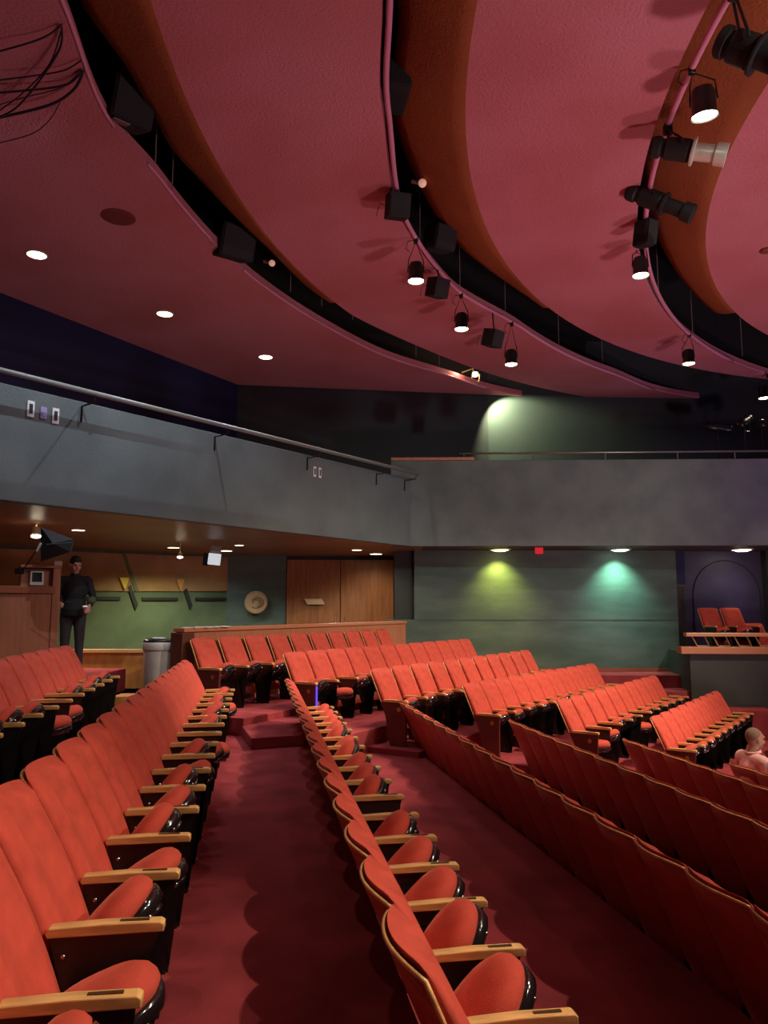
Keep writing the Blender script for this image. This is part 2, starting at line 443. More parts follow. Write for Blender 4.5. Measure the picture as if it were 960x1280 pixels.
# ------------------------------------------------------------------ walls
def wall(name, a, b, z0, z1, m, th=.2, side=1, **k):
    a, b = Vector((a[0], a[1], 0)), Vector((b[0], b[1], 0)); d = (b-a).normalized(); n = Vector((d.y, -d.x, 0))*(-side)*th
    return obj(name, prism(B(), [a[:2], b[:2], (b+n)[:2], (a+n)[:2]], z0, z1), m, kind='structure', **k)
CEIL = EYE+5.8
SOF = EYE+1.39
# left balcony fascia, from far left to the corner
fa = Vector((-9.4, 9.9-(9.4-4.94)*1.36, 0)); fb = Vector((.60, 17.4, 0))
fa = Vector((-4.94, 9.9, 0))+(Vector((-4.94, 9.9, 0))-fb).normalized()*4.5
fd = (fb-fa).normalized(); fn = Vector((fd.y, -fd.x, 0))   # towards the house
wall('wall_balcony_left', fa, fb, SOF, EYE+2.93, slate, .18, 1, bevel=.01)
# right balcony fascia
ra = Vector((.16, 17.42, 0)); rb = Vector((11.6, 17.05, 0))
wall('wall_balcony_right', ra, rb, SOF, EYE+3.36, slatew, .2, 1, bevel=.01)
obj('trim_1', prism(B(), [(.16, 17.38), (2.07, 17.32), (2.07, 17.60), (.16, 17.64)], EYE+3.36, EYE+3.43), cherry, kind='structure', bevel=.01)
# upper walls
W1a, W1b, W2b = Vector((-11.5, 5.75, 0)), Vector((-3.83, 19.6, 0)), Vector((11.6, 21.05, 0))
W2m = Vector((2.86, 20.66, 0))
wall('wall_left', (-10.1, 8.28), W1b, SOF+.2, CEIL+1.7, navy, .2, 1)
wall('wall_back', W1b, W2m, SOF+.2, CEIL+1.7, mat('gallery_wall_shaded', (.020, .014, .020), .6, noise=.15, nscale=.9, detail=3), .2, 1)  # gallery wall darkened here: shade beside the light wash put into the colour
wall('wall_back', W2m, W2b, SOF+.2, CEIL+1.7, mat('gallery_wall_paint', (.036, .040, .044), .6, noise=.15, nscale=.9, detail=3), .2, 1)
# gallery floor / brown soffit (one slab) following the fascia
obj('ceiling', prism(B(), [(fa+(-fn)*.18)[:2], (fb-fn*.1)[:2], (.9, 17.6), (.9, 21.3), (-4.3, 20.9), (-9.2, 17.4), (-13, 14.5), (-13, fa.y)], SOF+.004, SOF+.2), soffitm, kind='structure')
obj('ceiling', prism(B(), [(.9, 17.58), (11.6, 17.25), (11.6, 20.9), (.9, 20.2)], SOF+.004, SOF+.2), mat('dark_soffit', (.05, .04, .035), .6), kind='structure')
# lower right green wall
GX0, GX1, GY = .74, 7.12, 18.8
obj('wall_right', prism(B(), [(.0, 18.8), (GX1, 18.8), (GX1, 19.0), (.0, 19.0)], -1.5, EYE-.28), greenw, kind='structure')
obj('wall_right', prism(B(), [(GX0, 18.79), (GX1, 18.79), (GX1, 19.0), (GX0, 19.0)], EYE-.28, SOF+.01), greenw, kind='structure')
obj('baseboard_right', box(B(), (5.1, 18.77, .26), (4.1, .03, .07)), laminate, kind='structure')
# recess right of it with a pierced grille and an arched panel
obj('wall_niche', prism(B(), [(GX1, 19.0), (7.42, 19.0), (7.42, 19.3), (GX1, 19.3)], -1, SOF+.01), navy, kind='structure')
bm = B()
for i in range(7):
    for j in range(46): box(bm, (7.165+i*.033, 18.95, .30+j*.043), (.022, .02, .03))
box(bm, (7.265, 18.985, 1.28), (.27, .04, 2.05))
obj('grille_panel', bm, mat('grille_brown', (.07, .055, .045), .6), label='tall narrow brown pierced grille beside the green wall', cat='grille')
obj('wall_box', prism(B(), [(7.42, 19.1), (11.6, 19.1), (11.6, 19.3), (7.42, 19.3)], -1, SOF+.01), mat('indigo_paint', (.050, .042, .105), .5, noise=.3, nscale=1.2), kind='structure')
bm = B(); c = at_y(905, 790, 19.07); pts = []
for k in range(25):
    t = PI*k/24; pts.append((8.45-.82*math.cos(t), 19.08, 2.05+.85*math.sin(t)))
pts = [(7.63, 19.08, .5)]+pts+[(9.27, 19.08, .5)]
tube(bm, pts, .012, 6); obj('trim_2', bm, mat('indigo_dark', (.02, .018, .04), .6), kind='structure')
obj('wall_pier', box(B(), (9.9, 18.95, 1.4), (1.1, .25, 3.5)), darkwall, kind='structure')
# mural wall, medallion wall, doors
m0, m1, m2, m3 = Vector((-12.0, 15.0, 0)), Vector((-4.15, 20.4, 0)), Vector((-2.62, 20.7, 0)), Vector((.32, 20.95, 0))
wall('wall_mural', m0, m1, .41, SOF+.004, mural_g, .2, 1)
wall('wall_medallion', m1, m2, .41, SOF+.004, greenw, .2, 1)
wall('wall_door', m2, m3, .41, SOF+.004, darkwall, .2, 1)
obj('wall_return', prism(B(), [(.25, 18.95), (.74, 18.95), (.74, 21.1), (.45, 21.1)], .41, SOF+.004), darkwall, kind='structure')
# double doors
dd = (m3-m2).normalized(); dn = Vector((dd.y, -dd.x, 0))
def on(line_a, dirv, s, z, off, nv): return line_a+dirv*s+Vector((0, 0, z))+nv*off
for q, (s0, s1) in enumerate(((.02, 1.44), (1.46, 2.88))):
    bm = B(); P = [on(m2, dd, s0, .41, .01, dn), on(m2, dd, s1, .41, .01, dn), on(m2, dd, s1, SOF-.10, .01, dn), on(m2, dd, s0, SOF-.10, .01, dn)]
    extr(bm, P, dn*.05); dr = obj('door_%d' % (q+1), bm, dkwood, kind='structure', bevel=.006)
    hb = B(); x = s1-.12 if q == 0 else s0+.12
    tube(hb, [on(m2, dd, x, 1.25, .07, dn), on(m2, dd, x, 1.25, .11, dn), on(m2, dd, x, 1.50, .11, dn), on(m2, dd, x, 1.50, .07, dn)], .012, 6); obj('door_handle', hb, steel, dr)
bm = B(); P = []
for px, py in ((380, 748.5), (402, 748.5), (406, 755.5), (384, 755.5)):
    p = at_y(px, py, 20.62); P.append(p)
extr(bm, P, (0, .05, 0)); obj('door_sign', bm, bonem, label='small slanted bone-coloured sign on the left door leaf', cat='sign')
# mural decoration
md = (m1-m0).normalized(); mn = Vector((md.y, -md.x, 0))
def mural_pt(px, py, off=.02):
    d = ray(px, py); o = Vector((0, 0, EYE)); n = mn; t = ((m0+mn*off)-o).dot(n)/d.dot(n); q = o+d*t; q.z = min(q.z, SOF-.06); return q
def mural_poly(bm, pts, off=.012, th=.03):
    extr(bm, [mural_pt(x, y, off) for x, y in pts], mn*th); return bm
bm = B()
mural_poly(bm, [(-60, 672), (152, 692), (168, 739), (-60, 736)])
obj('bronze_mural', bm, mural_b, label='bronze painted upper mural field left of the zigzag line', cat='mural', group='bronze mural fields')
bm = B(); mural_poly(bm, [(157, 692), (284, 697), (284, 739), (171, 739)])
obj('bronze_mural', bm, mural_b, label='bronze painted upper mural field right of the zigzag line', cat='mural', group='bronze mural fields')
bk = mat('black_paint', (.01, .012, .012), .5)
for pts, lb in (([(-40, 744), (150, 746), (150, 750), (-40, 748)], 'long dark horizontal bar left of the yellow triangle'),
                ([(177, 747), (222, 747), (222, 750.5), (177, 750.5)], 'short dark horizontal bar between the two triangles'),
                ([(244, 747), (282, 747), (282, 750.5), (244, 750.5)], 'dark horizontal bar at the right end of the mural'),
                ([(159, 734), (163, 731), (172, 756), (169, 763)], 'dark diagonal streak right of the yellow triangle'),
                ([(229, 738), (233, 735), (240, 757), (237, 762)], 'dark diagonal streak right of the orange triangle')):
    obj('mural_bar', mural_poly(B(), pts, .012, .04), bk, label=lb, cat='wall decoration')
obj('mural_strip', mural_poly(B(), [(152, 691.5), (156, 691.5), (173, 739), (168, 739)], .012, .05), mat('mural_green_strip', (.12, .16, .08), .6), label='slanted green strip crossing the bronze mural', cat='wall decoration')
obj('mural_triangle', mural_poly(B(), [(149, 722), (161, 722), (155.5, 738)], .06, .05), yellowt, label='yellow downward triangle on the mural', cat='wall decoration')
obj('mural_triangle', mural_poly(B(), [(220, 724), (230, 724), (225, 739)], .06, .05), oranget, label='dull orange downward triangle on the mural', cat='wall decoration')
# medallion
c = at_y(320, 753, 20.38)
M = Matrix.Translation(c) @ Matrix.Rotation(math.radians(11), 4, 'Z') @ Matrix.Rotation(PI/2, 4, 'X')
t = empty('wall_medallion_disc', 'round tan carved medallion on the dark green wall left of the doors', 'medallion', c)
def child(name, bm, m, par, smooth=False, bevel=0.):
    """build in world coordinates, parent to an empty that only has location/rotation"""
    o = obj(name, bm, m, smooth=smooth, bevel=bevel); o.parent = par
    o.matrix_parent_inverse = (Matrix.Translation(par.location) @ par.rotation_euler.to_matrix().to_4x4()).inverted(); return o
tan = mat('tan_relief', (.52, .34, .18), .6)
child('disc', lathe(B(), [(.30, 0), (.30, .04), (.27, .06), (.25, .045), (.001, .045)], 40, M), tan, t)
bm = B()
for k in range(3):
    rr = .19-.05*k; pts = []
    for q in range(14):
        a_ = -2.2+q*.3+k*.8; pts.append(M @ Vector((rr*math.cos(a_), rr*math.sin(a_)*.75, .055)))
    tube(bm, pts, .014, 6)
child('relief', bm, mat('tan_relief_dark', (.28, .17, .09), .6), t, True)
# wooden low wall (amber) in front of the concourse
obj('low_wall', box(B(), (-4.45, 13.05, .70), (2.35, .12, .60)), pine, label='low amber wooden partition behind the grey bin', cat='partition')
obj('low_wall_cap', box(B(), (-4.45, 13.04, 1.02), (2.37, .18, .05)), mat('amber_cap', (.66, .40, .18), .4), label='pale wooden rail capping the amber partition', cat='rail')
# parapet behind the back row
p0, p1, _, u0, n0 = FR[0]
pa = Vector((p0.x, p0.y, 0))-n0*.13+u0*.06; pb_t = (18.7-pa.y)/u0.y; pb = pa+u0*min(7.4, pb_t)
par = obj('parapet_wall', prism(B(), [pa[:2], pb[:2], (pb-n0*.14)[:2], (pa-n0*.14)[:2]], .0, 1.37), cherry, label='long cherry wood parapet behind the back row of seats', cat='parapet', bevel=.008)
bm = B(); a_, b_ = pa+n0*.03-u0*.02, pb+n0*.03
prism(bm, [a_[:2], b_[:2], (b_-n0*.22)[:2], (a_-n0*.22)[:2]], 1.37, 1.43); obj('cap_rail', bm, mat('cherry_cap', (.50, .19, .10), .35), par, bevel=.008)
bm = B(); c = pa+u0*.10
prism(bm, [(c-u0*.16+n0*.035)[:2], (c+u0*.10+n0*.035)[:2], (c+u0*.10-n0*.20)[:2], (c-u0*.16-n0*.20)[:2]], .0, 1.36); obj('end_post', bm, mat('dark_cherry', (.12, .035, .02), .45), par, bevel=.008)
bm = B(); c = pa+u0*.20-n0*.06
for k in range(4):
    Mx = Matrix.Translation((c.x+.02*(k % 2)+.12*k, c.y+.19*k, 1.436+.004*(k % 2))) @ Matrix.Rotation(.3*k, 4, 'Z')
    box(bm, (0, 0, 0), (.21, .15, .010), Mx)
obj('paper_stack', bm, paperm, label='loose white programme papers on the parapet end', cat='papers')
# ------------------------------------------------------------------ waste bin
c = at_y(201, 800, 11.9)
t = empty('waste_bin', 'grey plastic waste bin with black lid beside the parapet', 'bin', (c.x, 11.9, .41))
h = c.z-.41+.02
bm = B(); lathe(bm, [(.001, 0), (.215, 0), (.225, .02), (.25, h*.80), (.25, h*.81)], 32); o = obj('body', bm, grayp, t, True)
bm = B(); lathe(bm, [(.262, h*.81), (.268, h*.83), (.268, h*.92), (.255, h*.95), (.23, h*.96)], 32, cap=False); obj('rim_band', bm, mat('grey_rim', (.62, .60, .56), .4), t, True)
bm = B(); lathe(bm, [(.262, h*.955), (.25, h*.985), (.18, h*1.0), (.16, h*.97), (.001, h*.97)], 32); obj('lid', bm, blackm, t, True)
bm = B(); tube(bm, [(.10*math.cos(a/8*2*PI)-.03, .08*math.sin(a/8*2*PI), h*1.0+.006) for a in range(8)], .012, 6, closed=True); obj('liner_edge', bm, whitep, t, True)
# small step stool by the low wall
obj('step_block', box(B(), (-3.55, 10.95, .47), (.35, .4, .12)), pine, label='small wooden step block behind the row end', cat='step', bevel=.008)
# ------------------------------------------------------------------ control booth
YB = 10.7
def bw(px, py, Y=YB): return at_y(px, py, Y)
t = empty('control_booth', 'cherry wood control booth panel with raised corner box', 'booth', (-5.0, YB, .41))
xr = bw(72, 760).x
pL = Vector((-7.6, 9.1, 0)); pR = Vector((xr, 10.75, 0)); bdir = (pR-pL).normalized(); bn = Vector((bdir.y, -bdir.x, 0))
def bp(s, z, off=0): p = pR-bdir*s+bn*off; return Vector((p.x, p.y, z))
zt = bw(66, 742, 10.7).z
def slab(s0, s1, z0, z1, o0, o1, bm=None):
    bm = bm or B(); return prism(bm, [bp(s0, 0, o0)[:2], bp(s1, 0, o0)[:2], bp(s1, 0, o1)[:2], bp(s0, 0, o1)[:2]], z0, z1)
child('front_panel', slab(.0, 3.4, .2, zt, -.06, .0), cherry, t)
child('ledge', slab(.06, 3.4, zt, zt+.10, -.06, .03), mat('cherry_ledge', (.36, .11, .05), .4), t, bevel=.006)
child('corner_post', slab(.0, .10, .2, zt+.35, -.16, .02), cherry, t, bevel=.006)
child('raised_box', slab(.08, .50, zt+.10, zt+.34, -.5, -.08), cherry, t)
child('box_top', slab(.0, .52, zt+.35, zt+.385, -.52, .04), mat('cherry_top', (.40, .14, .07), .4), t, bevel=.006)
child('corner_block', slab(-.01, .10, zt+.386, zt+.45, -.12, .02), mat('pale_block', (.50, .32, .22), .6), t, bevel=.006)
# tablet
t = empty('tablet', 'small white framed tablet leaning on the booth ledge', 'tablet', bp(.28, zt+.10, 0))
Mt = Matrix.Translation(bp(.30, zt+.21, -.02)) @ Matrix.Rotation(math.atan2(bdir.y, bdir.x), 4, 'Z') @ Matrix.Rotation(math.radians(-14), 4, 'X')
child('frame', box(B(), (0, 0, 0), (.17, .014, .20), Mt), whitep, t, bevel=.004)
child('screen', box(B(), (0, -.008, .012), (.125, .004, .135), Mt), mat('tablet_screen', (.02, .03, .03), .15), t)
# black light hood on an arm
c = bw(70, 680, 10.3)
t = empty('light_hood', 'black fabric light hood on a thin arm above the booth', 'lamp hood', bp(.9, zt+.10, -.2))
def hp(px, py, Y=10.3): return at_y(px, py, Y)
F_ = [hp(51, 659), hp(92, 674), hp(88, 690), hp(51, 702)]
K_ = [hp(57, 664, 10.75), hp(93, 677, 10.7), hp(90, 688, 10.7), hp(57, 697, 10.75)]
bm = B(); va = [bm.verts.new(p) for p in F_]; vb = [bm.verts.new(p) for p in K_]
ctr = bm.verts.new(hp(66, 679, 10.18))
for i in range(4):
    bm.faces.new((va[i], va[(i+1) % 4], ctr)); bm.faces.new((va[i], vb[i], vb[(i+1) % 4], va[(i+1) % 4]))
bm.faces.new(vb)
child('hood', bm, mat('hood_fabric', (.016, .015, .020), .7), t)
child('seam', tube(B(), [hp(58, 680.5, 10.16), hp(90, 678, 10.2)], .004, 5), mat('hood_seam', (.12, .11, .14), .6), t)
child('arm', tube(B(), [hp(28, 713, 10.5), hp(34, 705, 10.4), hp(44, 690, 10.35), hp(51, 680, 10.3)], .010, 6), blackm, t)
child('clip', tube(B(), [hp(46, 689, 10.3), hp(51, 679, 10.28)], .016, 6), whitep, t)
child('clamp', box(B(), tuple(hp(24, 714, 10.5)), (.10, .08, .08)), blackm, t, bevel=.01)
# ------------------------------------------------------------------ side box on the right
t = empty('theatre_box', 'dark grey side box with wooden ledge at the right', 'theatre box', (9.3, 17.0, -1.6))
bx0 = at_y(862, 815, 16.9).x
bm = B(); prism(bm, [(bx0, 16.9), (11.6, 16.55), (11.6, 16.75), (bx0+.2, 17.1), (bx0+.45, 18.9), (bx0+.25, 18.9)], -2.1, .75)
floor([(bx0+.25, 17.15), (11.6, 16.8), (11.6, 18.9), (bx0+.48, 18.9)], .33, .2)
floor([(bx0+.28, 17.3), (at_y(935, 785, 17.9).x+.05, 17.2), (at_y(935, 785, 17.9).x+.05, 18.9), (bx0+.48, 18.9)], .70, .33)
child('front_wall', bm, mat('box_wall', (.040, .042, .038), .6, noise=.2, nscale=1), t)
x0 = at_y(851, 811, 16.8).x
child('ledge', prism(B(), [(x0, 16.78), (11.6, 16.42), (11.6, 16.85), (x0+.05, 17.2)], .75, .90), mat('ledge_wood', (.45, .16, .06), .4), t, bevel=.01)
x1 = at_y(857, 792, 16.8).x
child('hand_rail', prism(B(), [(x1, 16.76), (11.6, 16.42), (11.6, 16.60), (x1, 16.93)], 1.12, 1.20), mat('rail_wood', (.50, .22, .10), .35), t, bevel=.01)
for k in range(9):
    xx = x1+.15+k*.44; yy = 16.84-.095*(xx-x1)*.8
    bm = B(); tube(bm, [(xx, yy, 1.12), (xx+.10, yy, .915), (xx+.36, yy, .915), (xx+.27, yy, 1.12)], .016, 6)
    child('rail_bracket', bm, mat('bracket_brass', (.42, .30, .16), .4, metal=.3), t)
zb = .70
for k, (px, lb) in enumerate(((892, 'red seat at the left end of the side box'), (920, 'red seat second from the left in the side box'))):
    p = at_y(px, 785, 18.0)
    seat((p.x-.0, 17.9, zb), math.radians(-166), .5, lb, 'seats in the side box', .53, True, 'arm' if k == 0 else None)
p = at_y(948, 785, 18.0)
seat((p.x, 17.9, zb-.36), math.radians(-166), .5, 'low red seat third from the left in the side box', 'seats in the side box', .53)
obj('floor', prism(B(), [(7.9, 17.35), (11.6, 17.1), (11.6, 18.8), (8.0, 18.8)], .735, .74), carpet, kind='structure') if False else None
# red steps block left of box is built with floor; red exit sign
c = at_y(673.5, 687, 17.9)
t = empty('exit_sign', 'small red glowing sign under the right balcony', 'sign', c)
child('housing', box(B(), (c.x, c.y+.01, c.z), (.21, .05, .23)), blackm, t); child('face', box(B(), (c.x, c.y-.02, c.z), (.19, .012, .21)), exitred, t)
# ------------------------------------------------------------------ balcony rails & plates
def fl(px, py, off=.06):   # point on the left fascia plane
    d = ray(px, py); o = Vector((0, 0, EYE)); q = fa+fn*off; t_ = (q-o).dot(fn)/d.dot(fn); return o+d*t_
t = empty('balcony_rail', 'long grey pipe handrail on brackets along the left balcony', 'handrail', (fa+fb)*.5+Vector((0, 0, 4.4)))
zrl = EYE+2.99
ra_, rb_ = fa+fn*.34+Vector((0, 0, zrl)), fb-fd*.15+fn*.34+Vector((0, 0, zrl))
child('rail', tube(B(), [ra_, rb_], .036, 12), mat('rail_paint', (.24, .24, .23), .4), t, True)
for px in (-120, 100, 268, 384, 470, 505):
    a_ = fl(px, 545, .0); a_ = Vector((a_.x, a_.y, zrl))
    bm = B(); tube(bm, [a_+fn*.34+Vector((0, 0, -.02)), a_+fn*.31+Vector((0, 0, -.12)), a_+fn*.015+Vector((0, 0, -.13)), a_+fn*.012+Vector((0, 0, -.36))], .015, 6)
    child('bracket', bm, blackm, t, True)
def plate(px, py, w, h, lb, m, m2):
    c = fl(px, py, .004); t = empty('wall_plate', lb, 'socket plate', c, math.atan2(fd.y, fd.x), 'socket plates on the left balcony')
    o = obj('cover', box(B(), (0, 0, 0), (w, .012, h)), m, t, bevel=.003); obj('socket', box(B(), (0, -.008, 0), (w*.5, .006, h*.6)), m2, t)
dkp = mat('plate_dark', (.03, .03, .05), .4); vio = mat('plate_violet', (.35, .30, .55), .4)
plate(38.5, 511, .10, .22, 'white framed socket plate, leftmost of three on the left balcony', whitep, dkp)
plate(54.5, 516, .09, .16, 'violet grey blank plate between two white socket plates', vio, vio)
plate(69.5, 520, .10, .22, 'white framed socket plate, third from left on the left balcony', whitep, dkp)
plate(393.5, 589.5, .07, .20, 'slim white plate near the balcony corner, left of a pair', whitep, dkp)
plate(400, 591, .07, .20, 'slim white plate near the balcony corner, right of a pair', whitep, dkp)
t = empty('balcony_rail', 'straight steel rail with posts on top of the right balcony', 'handrail', (5.5, 17.3, EYE+3.36))
a_, b_ = at_y(574, 567, 17.45), at_y(975, 564, 17.2); b_.z = a_.z+.01
child('rail', tube(B(), [a_, b_], .022, 8), mat('rail_steel', (.35, .33, .31), .35, metal=.7), t, True)
for px in (580, 668, 758, 848, 919):
    s = (px-574)/401; p = a_.lerp(b_, s)
    child('post', tube(B(), [p, (p.x, p.y, EYE+3.355)], .014, 6), mat('rail_steel', (.3, .3, .3)), t)
# bulky dark lanterns on stands on the right balcony
def lantern_on_stand(px, py, Y, ln, name_label, rz, tiltv):
    c = at_y(px, py, Y); t = empty('stage_lantern', name_label, 'stage light', (c.x, c.y, EYE+3.2))
    M = Matrix.Translation(c) @ Matrix.Rotation(rz, 4, 'Z') @ Matrix.Rotation(tiltv, 4, 'Y') @ Matrix.Rotation(PI/2, 4, 'Y')
    child('body', lathe(B(), [(.07, -ln/2), (.11, -ln/2+.05), (.12, 0), (.10, ln*.2), (.10, ln*.45), (.12, ln/2)], 16, M), blackm, t, True)
    child('stand', tube(B(), [c, (c.x, c.y, EYE+1.59)], .02, 6), blackm, t)
    child('yoke', tube(B(), [c+Vector((-.13, 0, 0)), c+Vector((-.13, 0, -.22)), c+Vector((.13, 0, -.22)), c+Vector((.13, 0, 0))], .012, 6), blackm, t)
lantern_on_stand(897, 535, 18.6, .62, 'dark lantern lying flat on a stand on the right balcony', 0, .15)
lantern_on_stand(930, 528, 18.6, .5, 'dark lantern tilted up on a stand behind the right rail', .6, -.5)
lantern_on_stand(952, 532, 18.3, .36, 'round dark lantern at the right end of the balcony', 1.3, .2)
# black ledge speaker right
c = at_y(838, 505, 21.2); t = empty('wall_speaker', 'small black speaker on the upper wall below the ceiling tip', 'speaker', c)
child('body', box(B(), tuple(c), (.75, .28, .26)), blackm, t, bevel=.05); child('cone', lathe(B(), [(.08, 0), (.085, .01), (.03, .02)], 16, Matrix.Translation(c+Vector((.15, -.15, 0))) @ Matrix.Rotation(PI/2, 4, 'X')), mat('cone_grey', (.06, .06, .08), .5), t)
# ------------------------------------------------------------------ ceiling clouds
def circ(cx, cy, r, pts):
    base = lambda y: cx-math.sqrt(max(1e-6, r*r-(y-cy)**2))
    res = sorted([(at_z(px, py, CEIL).y, at_z(px, py, CEIL).x-base(at_z(px, py, CEIL).y)) for px, py in pts])
    def f(y):
        if y <= res[0][0]: d = res[0][1]
        elif y >= res[-1][0]: d = res[-1][1]
        else:
            for (ya, da), (yb, db) in zip(res, res[1:]):
                if ya <= y <= yb:
                    t = (y-ya)/(yb-ya+1e-9); t = t*t*(3-2*t); d = da+(db-da)*t; break
        return base(y)+d
    return f
EA = circ(11.87, 7.9, 15.10, [(75, 0), (135, 150), (200, 225), (300, 335), (410, 410), (480, 445), (560, 470), (618, 488)])
EA2 = circ(13.67, 6.15, 16.65, [(100, 0), (160, 85), (188, 135), (215, 185), (270, 245), (330, 305), (400, 370), (540, 440), (700, 490)])
EA3 = circ(13.57, 7.75, 15.81, [(265, 190)])
EB = circ(15.13, 6.83, 15.24, [(478, 0), (477, 130), (505, 280), (560, 355), (650, 410), (760, 465), (860, 496)])
EB2 = circ(17.01, 4.29, 17.30, [(497, 0), (490, 150), (560, 290), (680, 385), (850, 465), (930, 490)])
EB3 = circ(13.42, 7.14, 12.48, [(582, 130)])
EC = circ(17.69, 6.61, 14.51, [(815, 170)])
EC2 = circ(19.44, 3.06, 17.27, [(850, 345)])
EC3 = circ(15.58, 7.28, 11.33, [(885, 330)])
def Yw(x): return (19.6+(x+3.83)*.1588-.02) if x < 2.86 else 20.64+(x-2.86)*.0446
def curve(f, y0=-3.5, y1=21.5, step=.2):
    pts = []; y = y0
    while y <= y1:
        x = f(y)
        if y > 10 and y >= Yw(x):
            # bisect
            a, b = y-step, y
            for _ in range(20):
                m = (a+b)/2
                if m >= Yw(f(m)): b = m
                else: a = m
            pts.append((f(a), a)); break
        if x > 11.4: break
        pts.append((x, y)); y += step
    return pts
def fmax(f, g): return lambda y: max(f(y), g(y))
def lowcirc(f, cy):   # below the circle's start use the lowest defined
    return f
arcA = curve(EA, -3.5)
# cloud 1
left1 = [(-3.83, 19.58), (-10.05, 8.35), (-12, 4.8), (-12, -3.5)]
CLT = .16
obj('ceiling', prism(B(), arcA+left1[:1]+left1[1:], CEIL, CEIL+CLT), pinkp, kind='structure')
def cloud(fL, fR):
    A = curve(fL, -3.5); D = curve(fR, -3.5) if fR else [(11.4, -3.5), (11.4, Yw(11.4))]
    poly = A+D[::-1]
    if fR and D[-1][0] > 11 and A[-1][0] < 11: poly = A+[(11.4, Yw(11.4))]+D[::-1]
    return obj('ceiling', prism(B(), poly, CEIL, CEIL+CLT), pinkp, kind='structure')
def ok(f, lo): # guard: circles run out below lo
    return lambda y: f(max(y, lo))
L2 = fmax(EA3, EA2); L3 = fmax(ok(EB3, -3.6), EB2); L4 = fmax(ok(EC3, -3.0), EC2)
cloud(L2, EB); cloud(L3, EC); cloud(L4, None)
def strip(f0, f1, z0f, z1f, m, y0, y1, step=.25, name='ceiling'):
    bm = B(); prev = None; y = y0
    while y <= y1+1e-6:
        a_, b_ = f0(y), f1(y)
        if a_ > 11.5: break
        va = bm.verts.new((*a_, z0f(y))); vb = bm.verts.new((*b_, z1f(y)))
        if prev: bm.faces.new((prev[0], va, vb, prev[1]))
        prev = (va, vb); y += step
    o = obj(name, bm, m, kind='structure', smooth=True)
    s = o.modifiers.new('solid', 'SOLIDIFY'); s.thickness = .02; return o
def flank(f2, f3, ymax, rise=.55):
    def w(y): return max(0., f3(y)-f2(y))
    def rz_(y): return rise*min(1, w(y)/.9)
    def hi(y):
        k = (5.8+rz_(y))/5.8; yy = y
        return (min(f2(y), f3(y))*k, yy*k if y > 0 else yy)
    def lo(y): return (f3(y), y)
    bm = B(); prev = None; y = -3.4; N = 5
    while y <= ymax:
        a_, b_ = Vector((*lo(y), CEIL)), Vector((*hi(y), CEIL+rz_(y)))
        colv = []
        for k in range(N+1):
            t = k/N; p = a_.lerp(b_, t); p.z -= rz_(y)*.12*math.sin(PI*t); colv.append(bm.verts.new(p))
        if prev:
            for k in range(N): bm.faces.new((prev[k], colv[k], colv[k+1], prev[k+1]))
        prev = colv; y += .25
    o = obj('ceiling', bm, orangep, kind='structure', smooth=True)
    s = o.modifiers.new('solid', 'SOLIDIFY'); s.thickness = .02; s.offset = 0
    # dark closure above
    bm = B(); prev = None; y = -3.4
    while y <= ymax:
        p = hi(y); va = bm.verts.new((p[0]+.01, p[1], CEIL+rz_(y))); vb = bm.verts.new((p[0]+.01, p[1], CEIL+1.6))
        if prev: bm.faces.new((prev[0], va, vb, prev[1]))
        prev = (va, vb); y += .25
    obj('ceiling', bm, voidm, kind='structure')
flank(EA2, EA3, 14.3); flank(EB2, ok(EB3, -3.6), 14.4); flank(EC2, ok(EC3, -3.0), 14.6)
# dark faces above the cloud edges where no flank exists, and lips
def edgewall(f, y0, z0, z1, m, off=0., yend=21.5):
    pts = [p for p in curve(f, -3.5) if y0 <= p[1] <= yend]
    bm = B(); prev = None
    for x, y in pts:
        va = bm.verts.new((x+off, y, z0)); vb = bm.verts.new((x+off, y, z1))
        if prev: bm.faces.new((prev[0], va, vb, prev[1]))
        prev = (va, vb)
    o = obj('ceiling', bm, m, kind='structure'); return o
for f in (L2, L3, L4): edgewall(f, 14., CEIL+CLT, CEIL+1.6, voidm, .02)
obj('ceiling', prism(B(), [(-12, -3.5), (11.5, -3.5), (11.5, 21.0), (2.86, 20.66), (-3.83, 19.6), (-12, 5)], CEIL+1.6, CEIL+1.7), voidm, kind='structure')
# painted lips / pipes following the edges
def along(f, y0, y1, off, z, step=.25):
    pts = []; y = y0
    while y <= y1:
        pts.append((f(y)+off, y, z)); y += step
    return pts
t = None
lipA = curve(EA, -3.5)
for (ya, yb, lb) in ((-3, 8.75, 'thin lilac lip along the left ceiling panel, nearest stretch'), (9.45, 11.7, 'thin lilac lip between the two black slot speakers'), (12.5, 20.0, 'long thin lilac lip running to the far wall')):
    bm = B(); tube(bm, [(x+.012, y, CEIL+.01) for x, y in lipA if ya <= y <= yb], .024, 8)
    obj('ceiling_lip', bm, pipep, smooth=True, label=lb, cat='ceiling trim')
def pipe(f, y0, y1, off, z, r, lb):
    obj('lighting_pipe', tube(B(), along(f, y0, y1, off, z), r, 10), pipep, smooth=True, label=lb, cat='pipe')
pipe(EB, -3, 20.2, .07, CEIL-.02, .034, 'pink curved lighting pipe along the middle ceiling slot')
pipe(EC, -3, 17.6, .13, CEIL-.05, .036, 'pink curved lighting pipe along the right ceiling slot')
for f, lb in ((EB, 'lilac edge trim of the middle ceiling slot'), (EC, 'lilac edge trim of the right ceiling slot')):
    bm = B(); pts = [(x-.01, y, CEIL+.03) for x, y in curve(f, -3.5)]; tube(bm, pts, .02, 6)
    obj('ceiling_lip', bm, pipep, smooth=True, label=lb, cat='ceiling trim')
